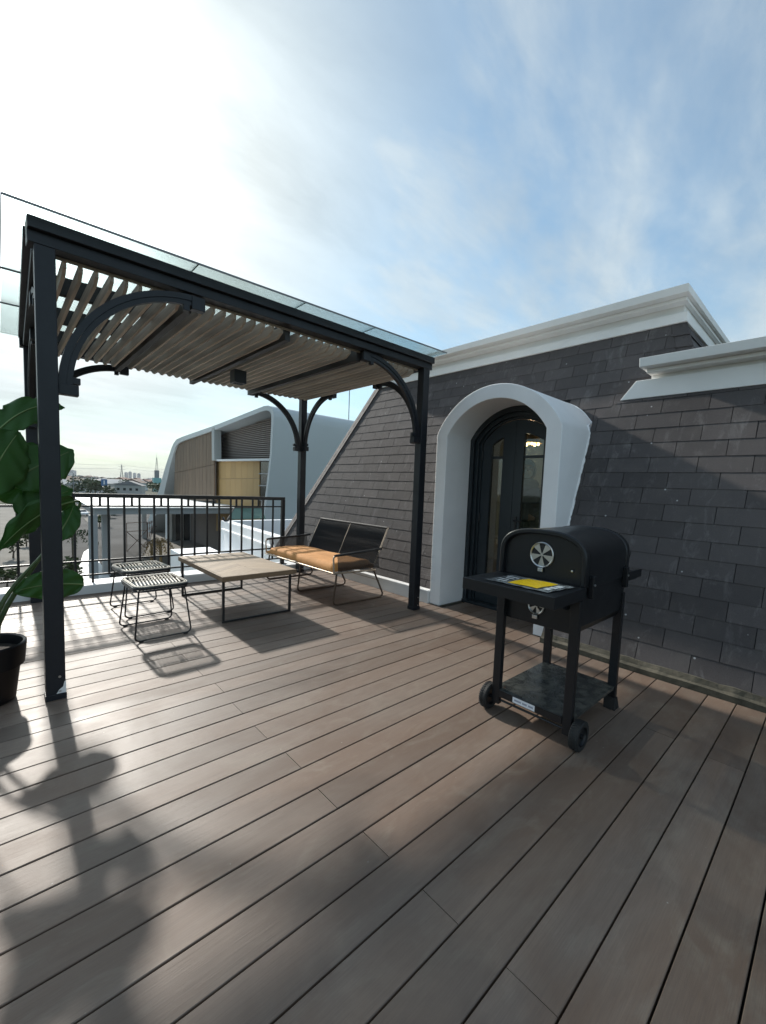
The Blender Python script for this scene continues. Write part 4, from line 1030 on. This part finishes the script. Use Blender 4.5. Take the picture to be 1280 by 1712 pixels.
big_leaf([Lp(124, 838, 3.60), Lp(84, 846, 3.52), Lp(40, 872, 3.44), Lp(-4, 922, 3.36)], .095, roll=.75, cup=.2, stem_from=(PX + .05, PY + .06, .285))
big_leaf([Lp(140, 977, 3.52), Lp(104, 974, 3.50), Lp(64, 976, 3.48), Lp(22, 990, 3.46)], .10, roll=.15, cup=.05)
big_leaf([Lp(90, 905, 3.56), Lp(108, 880, 3.58), Lp(118, 862, 3.60), Lp(124, 842, 3.64)], .075, roll=.3, stem_from=base(6))
MB().tube([(PX + .03, PY - .02, .28), (PX + .055, PY - .03, .45), (PX + .05, PY, .62)], [.045, .038, .02], 10).build('stem', 'stem', pt, smooth=60)
MB().tube([(PX - .03, PY - .05, .28), (PX - .01, PY - .06, .42), (PX - .02, PY - .03, .60)], [.036, .03, .015], 10).build('stem', 'stem', pt, smooth=60)
centre(pt, (PX, PY, 0))
# ------------------------------------------------------------------ below and beyond the terrace
GZ = -9.0
MB().box(-2.6, 9.0, -2.2, 6.25, GZ, -0.31).build('lower_storey', 'curb_paint', house)
n = 64; MB().add([(0, 0, GZ)] + [(4400*math.cos(2*math.pi*i/n), 4400*math.sin(2*math.pi*i/n), GZ) for i in range(n)], [(0, i + 1, (i + 1) % n + 1) for i in range(n)]).build('ground', 'earth')['kind'] = 'structure'
def sheet_(name, m_, pts, z): 
    o = MB().add([(p.x, p.y, z) for p in pts], [tuple(range(len(pts)))]).build(name, m_); o['kind'] = 'structure'; return o
gp = lambda x, y: atz(x, y, GZ)
sheet_('road', 'asphalt', [Vector((-40, 20, 0)), Vector((42, 20, 0)), Vector((44, 120, 0)), Vector((30, 190, 0)), Vector((-60, 190, 0))], GZ + .02)
def kerb_island(pts, hgt=.15, m_='paving'):
    o = MB().prism([(p.x, p.y, GZ + .0) for p in pts], (0, 0, hgt + .02)).build('pavement', m_); o['kind'] = 'structure'; return o
kerb_island([gp(232, 955), gp(330, 960), gp(372, 925), gp(300, 888), gp(262, 876)])
kerb_island([gp(148, 876), gp(176, 870), gp(186, 862), gp(230, 852), gp(236, 848), gp(180, 856), gp(140, 868)])
kerb_island([gp(100, 866), gp(144, 864), gp(152, 857), gp(118, 846), gp(60, 846)])
kerb_island([gp(126, 968), gp(196, 1000), gp(196, 985), gp(150, 918), gp(140, 925)], m_='canopy_white')
kerb_island([gp(0, 960), gp(60, 960), gp(70, 880), gp(40, 850), gp(0, 850)])
# big white shell building
sb = thing('shell_building', 'large building with curved white shell framing brown and tan panels', 'building')
FX = 20.59
def Fp(px_, py_, x=FX): return atx(px_, py_, x)
outl = [(236, 905), (248, 868), (264.4, 823), (277, 778), (287, 748), (290, 741), (295, 734.5), (304, 730.5), (365, 709), (432, 682.5), (441, 679), (448, 678), (454, 681), (457, 689), (457, 700), (454, 760), (446.7, 826), (441, 875), (436, 960)]
innl = [(246, 905), (258, 868), (274, 825), (284, 780), (292, 752), (294, 746), (298, 741), (306, 737), (365, 716.5), (432, 690), (440, 687), (446, 686), (450.5, 688), (453, 693), (453.5, 701), (451, 760), (443.5, 826), (438, 875), (433, 960)]
def shell_ring(x0, x1, o_, i_):
    A = [Fp(*p) for p in o_]; B = [Fp(*p) for p in i_]
    return ring([(p.y, p.z) for p in A], [(p.y, p.z) for p in B], x0, x1)
shell_ring(FX, 46, outl, innl).build('shell', 'shell_white', sb, smooth=50)
def bays(x, tl, tr, br, bl, nc, nr, m_, name, gap=.05, dep=.12):
    P = [Fp(*p, x) for p in (tl, tr, br, bl)]
    L = lambda u, v: (P[0].lerp(P[1], u)).lerp(P[3].lerp(P[2], u), v)
    w_ = (P[1] - P[0]).length; h2 = (P[3] - P[0]).length
    for i in range(nc):
        for j in range(nr):
            u0, u1 = i/nc + gap/w_/2, (i+1)/nc - gap/w_/2; v0, v1 = j/nr + gap/h2/2, (j+1)/nr - gap/h2/2
            MB().prism([L(u0, v0), L(u1, v0), L(u1, v1), L(u0, v1)], (dep, 0, 0)).build(name, m_, sb)
    MB().prism([L(0, 0), L(1, 0), L(1, 1), L(0, 1)], (.08, 0, 0)).build('wall', 'louver_back', sb).location.x = dep + .02
bays(FX + .25, (293.5, 742), (357.5, 715), (358.5, 838), (290, 838), 12, 2, 'brown_panel', 'wood_panel', gap=.06)
bays(FX + 1.9, (364, 716), (456, 690), (452, 768), (364.5, 768), 1, 22, 'louver', 'louver', gap=.16, dep=.3)
bays(FX + .9, (361.4, 771.5), (433.6, 770), (433, 888), (361, 888), 8, 4, 'tan_panel', 'tan_panel', gap=.04)
P = [Fp(*p, FX + 1.0) for p in ((433.8, 769), (450, 769), (440, 888), (433.3, 888))]
MB().prism(P, (.1, 0, 0)).build('window', 'car_glass', sb)
for yy in (792, 812, 836): a, b = Fp(433, yy, FX + .95), Fp(448, yy, FX + .95); MB().beam(a, b, .12, .12).build('mullion', 'canopy_grey', sb)
a, b = Fp(363, 769.5, FX + .3), Fp(451, 768.5, FX + .3); MB().beam(a + Vector((.6, 0, 0)), b + Vector((.6, 0, 0)), 1.4, .22).build('ledge', 'canopy_white', sb)
a, b = Fp(361.5, 716, FX + .4), Fp(362, 770, FX + .4); MB().beam(a, b, .9, .9, up=(1, 0, 0)).build('pier', 'shell_soffit', sb)
MB().box(FX + 2.6, 45, 46.5, 80, GZ, 6.5).build('core', 'louver_back', sb)
MB().tube([(31.0, 43.4, 9.3), (31.0, 43.4, 13.4)], .05, 6).build('mast', 'steel_grey', sb)
centre(sb, (FX, 60, GZ))
# drop-off canopy
cn = thing('entrance_canopy', 'flat white canopy roof on grey columns in front of the shell building', 'canopy')
zc_ = -1.65
cp = [atz(152, 848.5, zc_), atz(392, 848.5, zc_), atz(392, 833, zc_), atz(123, 831.5, zc_)]
MB().prism([(p.x, p.y, zc_) for p in cp], (0, 0, -.10)).build('roof', 'canopy_white', cn)
MB().prism([(p.x, p.y, zc_ - .102) for p in [cp[0] + (cp[2]-cp[0])*.012, cp[1] + (cp[3]-cp[1])*.012, cp[2] + (cp[0]-cp[2])*.012, cp[3] + (cp[1]-cp[3])*.012]], (0, 0, -.62)).build('fascia', 'canopy_grey', cn)
for x_, y_ in ((157, 975), (178, 962), (241, 900), (286, 905)):
    p = gp(x_, y_); r_ = .33 if x_ < 200 else .3
    MB().box(p.x - r_, p.x + r_, p.y - r_, p.y + r_, GZ, zc_ - .72).build('column', 'canopy_grey', cn)
centre(cn, (10, 52, GZ))
sf = thing('shopfront', 'dark glazed shopfront with pale pillars under the white canopy', 'shopfront')
a, b = gp(292, 905), gp(384, 905); D = b - a
for i in range(7):
    q = a.lerp(b, i/7); q2 = a.lerp(b, (i + 1)/7 - .015)
    MB().beam(q + Vector((0, .2, 3)), q2 + Vector((0, .2, 3)), .1, 6).build('pane', 'car_glass', sf)
    MB().beam(q - Vector((0, 0, 0)), q + Vector((0, 0, 6.4)), .22, .22, up=(1, 0, 0)).build('mullion', 'canopy_grey', sf)
q = a - D.normalized()*.9; MB().beam(q, q + Vector((0, 0, 6.5)), 1.5, .6, up=(1, 0, 0)).build('pillar', 'canopy_white', sf)
centre(sf, a)
ga = thing('glass_awning', 'green tinted glass awning beside the shell building corner', 'awning')
P = [at(392, 849, 38), at(436, 849, 42), at(444, 866, 40), at(380, 868, 36)]
MB().prism(P, (0, 0, -.06)).build('glass_sheet', 'green_glass', ga)
MB().tube([P[0], P[3]], .05, 6).tube([P[0], P[1]], .05, 6).build('frame', 'rail_steel', ga)
# white roof parapets next door
an = thing('neighbour_parapet', 'white rendered parapet of the adjoining roof beyond the railing corner', 'parapet')
def wallpoly(pts, z0, z1, name, m_='plaster', wd=.2):
    for p, q in zip(pts[:-1], pts[1:]): MB().beam(Vector((p[0], p[1], (z0+z1)/2)), Vector((q[0], q[1], (z0+z1)/2)), wd, z1 - z0).build(name, m_, an, bevel=.01)
wallpoly([(3.98, 7.2), (4.40, 11.55)], -1.5, .30, 'wall'); wallpoly([(4.30, 11.66), (9.5, 11.60)], -1.5, .298, 'wall')
wallpoly([(3.93, 7.2), (4.36, 11.6)], .06, .10, 'string_course', wd=.22)
MB().prism([(4.05, 7.2, -.25), (4.45, 11.55, -.25), (9.5, 11.55, -.25), (9.5, 7.2, -.25)], (0, 0, -.2)).build('flat_roof', 'canopy_grey', an)
MB().prism([(3.3, 9.0, -.62), (3.45, 13.2, -.62), (4.5, 13.2, -.62), (4.2, 9.0, -.62)], (0, 0, -1.2)).build('ledge', 'plaster', an)
MB().box(3.95, 9.5, 7.3, 11.5, GZ, -1.6).build('wall', 'plaster', an)
MB().tube([at(378 + 5*math.cos(t*.35), 866 + 5*math.sin(t*.35), 11.2) for t in range(11)], .025, 6).build('hose_coil', 'rail_steel', an)
centre(an, (5, 9.4, GZ))

# vegetation
def leafy(mb, c, r, n, s, rs):
    for _ in range(n):
        while True:
            p = Vector((rs.uniform(-1, 1), rs.uniform(-1, 1), rs.uniform(-1, 1)))
            if p.length < 1: break
        p = c + Vector((p.x*r[0], p.y*r[1], p.z*r[2]))
        a = Vector((rs.uniform(-1, 1), rs.uniform(-1, 1), rs.uniform(-.6, .6))).normalized()*s*rs.uniform(.6, 1.3)
        b = a.cross(Vector((rs.uniform(-1, 1), rs.uniform(-1, 1), rs.uniform(-1, 1)))).normalized()*s*.6
        mb.add([p - a, p + b, p + a, p - b], [(0, 1, 2, 3)])
def tree(p, h_t, r, label, group, m_='foliage_a', n=220, name='tree', seed=0):
    rs = random.Random(seed); root = thing(name, label, 'tree', group)
    MB().tube([(0, 0, 0), (.02*h_t, 0, h_t*.3), (-.01*h_t, .02*h_t, h_t*.62)], [.045*h_t, .032*h_t, .012*h_t], 7).tube([(.02*h_t, 0, h_t*.28), (.16*h_t, .05*h_t, h_t*.55)], [.024*h_t, .008*h_t], 6).tube([(.015*h_t, 0, h_t*.33), (-.15*h_t, -.04*h_t, h_t*.58)], [.022*h_t, .008*h_t], 6).build('trunk', 'bark', root)
    cr = MB()
    for i in range(7):
        a = i*2.4; q = Vector((r*.55*math.cos(a)*rs.uniform(.5, 1), r*.55*math.sin(a)*rs.uniform(.5, 1), h_t*rs.uniform(.5, .88)))
        leafy(cr, q, (r*.55, r*.55, h_t*.20), n//5, r*(.20 if h_t < 4 else .14), rs)
    cr.build('crown', m_, root); root.location = p; return root
def palm(p, h_t, ln, label, cat, m_, group=None, n=16, name='palm_tree', droop=1.0, seed=1):
    rs = random.Random(seed); root = thing(name, label, cat, group)
    MB().tube([(0, 0, 0), (.05, .02, h_t*.5), (0, 0, h_t)], [.20, .15, .12], 8).build('trunk', 'bark' if m_ != 'dry_palm' else 'dry_palm', root)
    cr = MB()
    for i in range(n):
        a = 2*math.pi*i/n + rs.uniform(-.2, .2); up_ = rs.uniform(.1, .8); d = Vector((math.cos(a), math.sin(a), 0)); sd = Vector((-math.sin(a), math.cos(a), 0))
        pts = bez([Vector((0, 0, h_t)), Vector((0, 0, h_t)) + d*ln*.5 + Vector((0, 0, ln*up_)), Vector((0, 0, h_t)) + d*ln*.95 + Vector((0, 0, ln*(up_*.4 - droop*.5))), Vector((0, 0, h_t)) + d*ln*1.1 + Vector((0, 0, -ln*.8*droop))], 9)
        for k_ in range(1, 9):
            for sg in (-1, 1):
                tp = pts[k_] + sd*sg*ln*.22*(1 - k_/12) + Vector((0, 0, -ln*.12)); dd = (pts[k_+1 if k_ < 9 else k_] - pts[k_])*.45
                cr.add([pts[k_] - dd*.6, pts[k_] + dd*.6, tp], [(0, 1, 2)])
    cr.build('fronds', m_, root); root.location = p; return root
palm(gp(268, 962), 3.7, 1.5, 'dried brown palm standing beside the street behind the stools', 'palm', 'dry_palm', n=22, droop=1.3, name='dry_palm', seed=4)
palm(gp(253, 940), 2.4, 1.2, 'smaller dried brown palm left of the big dried palm', 'palm', 'dry_palm', n=16, droop=1.2, name='dry_palm', seed=5)
palm(gp(123, 965), 4.3, 2.1, 'green palm rising behind the railing beside the pergola post', 'palm', 'foliage_a', n=18, droop=.7, seed=6)
tree(gp(118, 978), 2.6, 1.2, 'low bush at the foot of the green palm', None, 'foliage_b', 160, 'bush', 8)
for i, (x_, y_, h2, lab) in enumerate(((22, 935, 2.6, 'shrub with yellowish leaves left of the far pergola post'), (44, 915, 2.2, 'low shrub just beside the far pergola post'), (12, 980, 1.8, 'small shrub at the left edge below the railing'))):
    tree(gp(x_, y_), h2, 1.1, lab, None, 'foliage_b', 150, 'shrub', 20 + i)
for i, (x_, y_) in enumerate(((180, 866), (192, 861), (201, 858), (211, 856), (166, 881))):
    tree(gp(x_, y_), 2.4, 1.9, 'small green shrub on the traffic island', 'shrubs on the traffic island', 'foliage_b', 110, 'shrub', 30 + i)

def car(p, rz, paint, label, s=1.0):
    root = thing('parked_car', label, 'car')
    prof = [(-2.15, .35), (-2.2, .75), (-1.95, .92), (-1.25, .98), (-.75, 1.45), (.75, 1.48), (1.45, 1.02), (2.05, .90), (2.2, .62), (2.15, .35)]
    MB().prism([(x_, -.86, z_) for x_, z_ in prof], (0, 1.72, 0)).build('body', paint, root, bevel=.06)
    for yy in (-.868, .862): MB().prism([(-1.1, yy, .98), (-.68, yy, 1.38), (.68, yy, 1.40), (1.25, yy, 1.02)], (0, .008, 0)).build('window', 'car_glass', root)
    MB().prism([(1.38, -.70, 1.07), (.80, -.66, 1.455), (.80, .66, 1.455), (1.38, .70, 1.07)], (.02, 0, .02)).build('windscreen', 'car_glass', root)
    MB().prism([(-1.24, -.70, 1.0), (-.80, -.66, 1.43), (-.80, .66, 1.43), (-1.24, .70, 1.0)], (-.03, 0, .02)).build('rear_window', 'car_glass', root)
    for x_ in (-1.35, 1.35):
        for yy in (-.78, .60): MB().lathe((x_, yy, .32), [(0, 0), (.2, 0), (.31, .02), (.32, .09), (.31, .17), (.2, .19), (0, .19)], 16, axis='y').build('wheel', 'tyre', root, smooth=40)
    for yy in (-.62, .62): MB().box(2.19, 2.215, yy - .16, yy + .16, .62, .74).build('headlight', 'white_print', root)
    root.location = p; root.rotation_euler = (0, 0, rz); return root
car(gp(135, 862) + Vector((0, 0, .03)), rad(-70), 'car_white', 'white car parked on the street seen through the railing')
car(gp(142, 1000) + Vector((0, 0, .03)), rad(20), 'car_dark', 'dark car parked below the railing beside the palm')
# tubular scaffold frame in the street
sf2 = thing('scaffold_frame', 'thin rusty scaffold frame standing in the street beyond the railing', 'scaffold')
a, b = gp(212, 922), gp(246, 918); hh = 4.0
for nm, L_ in (('upright', [(a, a + Vector((0, 0, hh))), (b, b + Vector((0, 0, hh)))]), ('crossbar', [(a + Vector((0, 0, hh)), b + Vector((0, 0, hh))), (a + Vector((0, 0, hh*.7)), b + Vector((0, 0, hh*.7)))]), ('brace', [(a, b + Vector((0, 0, hh*.7))), (b, a + Vector((0, 0, hh*.7)))])):
    for p, q in L_: MB().tube([p, q], .045, 6).build(nm, 'rust_frame', sf2)
centre(sf2, a)
for i, (x_, y_) in enumerate(((247, 899), (250, 897), (253, 895), (257, 893), (261, 891))):
    p = gp(x_, y_); o = MB().tube([(0, 0, 0), (0, 0, 2.6)], .05, 6).tube([(-.5, 0, 2.5), (.5, 0, 2.5)], .05, 6).tube([(-.5, 0, 1.4), (.5, 0, 1.4)], .05, 6).build('barrier_post', 'rust_frame'); o.location = p
    tag(o, 'reddish metal barrier post beside the scaffold in the street', 'barrier', 'reddish barrier posts by the scaffold')

# the town
rs = random.Random(11)
WALLS = [('town_wall_a', (0.42, 0.42, 0.41)), ('town_wall_b', (0.30, 0.30, 0.32)), ('town_wall_c', (0.40, 0.34, 0.28)), ('town_wall_d', (0.55, 0.56, 0.57))]
ROOFS = [('town_roof_grey', (0.19, 0.19, 0.20)), ('town_roof_brown', (0.20, 0.13, 0.10)), ('town_roof_red', (0.25, 0.12, 0.085)), ('town_roof_pale', (0.38, 0.39, 0.40))]
for n_, c_ in WALLS + ROOFS: mat(n_, c_, .85)
RL = ['small house with grey roof in the hazy town', 'small house with brown roof in the hazy town', 'small house with reddish roof in the hazy town', 'small house with pale metal roof in the hazy town']
def town_house(p, w_, d_, h_w, rz, iw, ir, label, group):
    root = thing('town_house', label, 'house', group)
    MB().box(-w_/2, w_/2, -d_/2, d_/2, 0, h_w).build('wall', WALLS[iw][0], root)
    rh = w_*.20; e = .5
    MB().prism([(-w_/2 - e, -d_/2 - e, h_w + .01), (w_/2 + e, -d_/2 - e, h_w + .01), (0, -d_/2 - e, h_w + rh)], (0, d_ + 2*e, 0)).build('roof', ROOFS[ir][0], root)
    if w_ > 11:
        for k_ in range(int(w_/3)): MB().box(-w_/2 + 1 + 3*k_, -w_/2 + 2.3 + 3*k_, -d_/2 - .06, -d_/2 - .005, h_w*.5, h_w*.5 + 1.4).build('window', 'car_glass', root)
    root.location = p; root.rotation_euler = (0, 0, rz); return root
for i in range(58):
    d = 240 + 1500*(i/58)**1.9 + rs.uniform(-15, 15); x_ = rs.uniform(-40, 285)
    p = at(x_, 800, d); p.z = GZ; ir = rs.randrange(4)
    town_house(p, rs.uniform(9, 18), rs.uniform(8, 14), rs.uniform(4.0, 7.0) + d/900, rad(-46) + rs.uniform(-.5, .5), rs.randrange(4), ir, RL[ir], 'town houses: ' + RL[ir].split('with ')[1])
for i in range(80):
    d = 190 + 1300*(i/80)**1.7 + rs.uniform(-12, 12); x_ = rs.uniform(-40, 285); p = at(x_, 800, d); p.z = GZ
    tree(p, rs.uniform(6, 10), rs.uniform(3.5, 6.5), 'dark green tree among the roofs of the town', 'trees among the town roofs', rs.choice(['foliage_a', 'foliage_b']), 126, 'tree', 100 + i)
for i, (x_, d, h2, r2) in enumerate(((150, 228, 8.5, 5.0), (158, 222, 8.0, 5.0), (166, 220, 7.0, 4.2))):
    p = at(x_, 800, d); p.z = GZ; tree(p, h2, r2, 'bright green bushy tree at the town edge left of the blue sign', 'bright trees left of the blue sign', 'foliage_b', 320, 'tree', 300 + i)
bb = thing('warehouse', 'long low blue grey warehouse in the middle of the town', 'warehouse'); p = at(190, 800, 330); p.z = GZ
MB().box(-11, 11, -6, 6, 0, 7.2).build('wall', mat('warehouse_blue', (0.16, 0.20, 0.27), .7), bb); MB().prism([(-11.5, -6.5, 7.21), (-11.5, 6.5, 7.21), (-11.5, 0, 8.6)], (23, 0, 0)).build('roof', 'town_roof_grey', bb)
bb.location = p; bb.rotation_euler = (0, 0, rad(-46))
sg = thing('blue_sign', 'tall blue square sign on a pole at the town edge', 'sign'); p = at(174, 800, 214); p.z = GZ
MB().box(-1.5, 1.5, -.15, .15, 5.6, 9.0).build('board', 'blue_paint', sg); MB().tube([(0, 0, 0), (0, 0, 5.6)], .14, 8).build('pole', 'steel_grey', sg)
MB().box(-.25, .5, -.17, -.152, 6.4, 8.3).build('mark', 'sticker', sg)
sg.location = p; sg.rotation_euler = (0, 0, rad(-46))
lp = thing('street_lamp', 'grey street lamp post rising above the railing beside the pergola post', 'lamp'); p = at(122.5, 800, 150); p.z = GZ
MB().tube([(0, 0, 0), (0, 0, 11.0), (-.2, .2, 11.4), (-2.5, 2.5, 11.6)], .11, 8).build('pole', 'steel_grey', lp); MB().box(-3.1, -2.4, 2.3, 2.6, 11.5, 11.7).build('lamp_head', 'steel_grey', lp); lp.location = p
tw = thing('telecom_tower', 'teal based telecom mast beside the white shell building', 'tower'); p = at(262, 800, 340); p.z = GZ
MB().box(-2.6, 2.6, -2.6, 2.6, 0, 11).build('base', 'teal_paint', tw); MB().box(-1.4, 1.4, -1.4, 1.4, 11, 17).build('block', 'steel_grey', tw)
ms = MB(); 
for s1, s2 in ((-1, -1), (1, -1), (1, 1), (-1, 1)): ms.tube([(s1*.8, s2*.8, 17), (s1*.2, s2*.2, 27)], .08, 5)
for k_ in range(6): z_ = 17 + 1.6*k_; r_ = .8 - .6*(k_/6); ms.tube([(-r_, -r_, z_), (r_, -r_, z_ + 2), ], .05, 5).tube([(r_, r_, z_), (-r_, r_, z_ + 2)], .05, 5)
ms.tube([(0, 0, 26.5), (0, 0, 31)], .07, 5).build('mast', 'steel_grey', tw); tw.location = p
pyl = thing('power_pylon', 'lattice power pylon on the hazy horizon carrying cables', 'pylon'); p = at(203.5, 800, 900); p.z = GZ
ms = MB()
for s1, s2 in ((-1, -1), (1, -1), (1, 1), (-1, 1)): ms.tube([(s1*3.4, s2*3.4, 0), (s1*.8, s2*.8, 26), (s1*.4, s2*.4, 37)], .38, 5)
for k_ in range(6): z_ = 5*k_; r_ = 3.4 - 2.6*k_/6; ms.tube([(-r_, -r_, z_), (r_, r_, z_ + 5)], .2, 5).tube([(r_, -r_, z_), (-r_, r_, z_ + 5)], .2, 5)
ms.build('lattice', 'steel_grey', pyl)
for z_ in (27, 33): MB().tube([(-5.5, 5.5, z_), (5.5, -5.5, z_)], .3, 5).build('crossarm', 'steel_grey', pyl)
pyl.location = p
for k_, (ya, yb, lab) in enumerate(((770, 786, 'upper power cable sagging across the pale sky above the town'), (780, 790, 'lower power cable sagging across the pale sky above the town'))):
    A, B, C_ = at(60, ya - 1, 620), at(203.5, 777 + 5*k_, 900), at(330, yb + 2, 1050)
    o = MB().tube(bez([A, (A + B)/2 + Vector((0, 0, -6)), B], 14), .16, 4).tube(bez([B, (B + C_)/2 + Vector((0, 0, -6)), C_], 14), .16, 4).build('power_cable', 'steel_grey'); tag(o, lab, 'cable', 'power cables')
for i, (x_, hh, w_) in enumerate(((211, 46, 17), (217.5, 52, 15), (225, 44, 15), (232, 42, 16), (120, 46, 60))):
    p = at(x_, 800, 3200); p.z = GZ; o = thing('tower_block', ['slim far tower block, leftmost of the four on the skyline', 'far tower block, second from left on the skyline', 'far tower block, third from left on the skyline', 'far tower block, rightmost of the four on the skyline', 'broad far pale block on the skyline beside the pergola post'][i], 'building', 'far skyline blocks')
    MB().box(-w_/2, w_/2, -8, 8, 0, hh).build('wall', 'town_wall_b', o); MB().box(-w_/4, w_/4, -4, 4, hh, hh + 4).build('roof_house', 'town_wall_b', o)
    o.location = p; o.rotation_euler = (0, 0, rad(-46))

# the air between here and the far town
hz = bpy.data.materials.new('haze_air'); hz.use_nodes = True; t = hz.node_tree; t.nodes.clear()
pv = N(t, 'ShaderNodeVolumePrincipled'); pv.inputs['Color'].default_value = (0.93, 0.97, 1.0, 1); pv.inputs['Density'].default_value = 0.00010; pv.inputs['Anisotropy'].default_value = 0.0
ou = N(t, 'ShaderNodeOutputMaterial'); K(t, pv, 0, ou, 'Volume'); MATS['haze_air'] = hz
ho = MB().box(-4500, 4500, -4500, 4500, -10.2, 62).build('haze', hz); ho['kind'] = 'stuff'
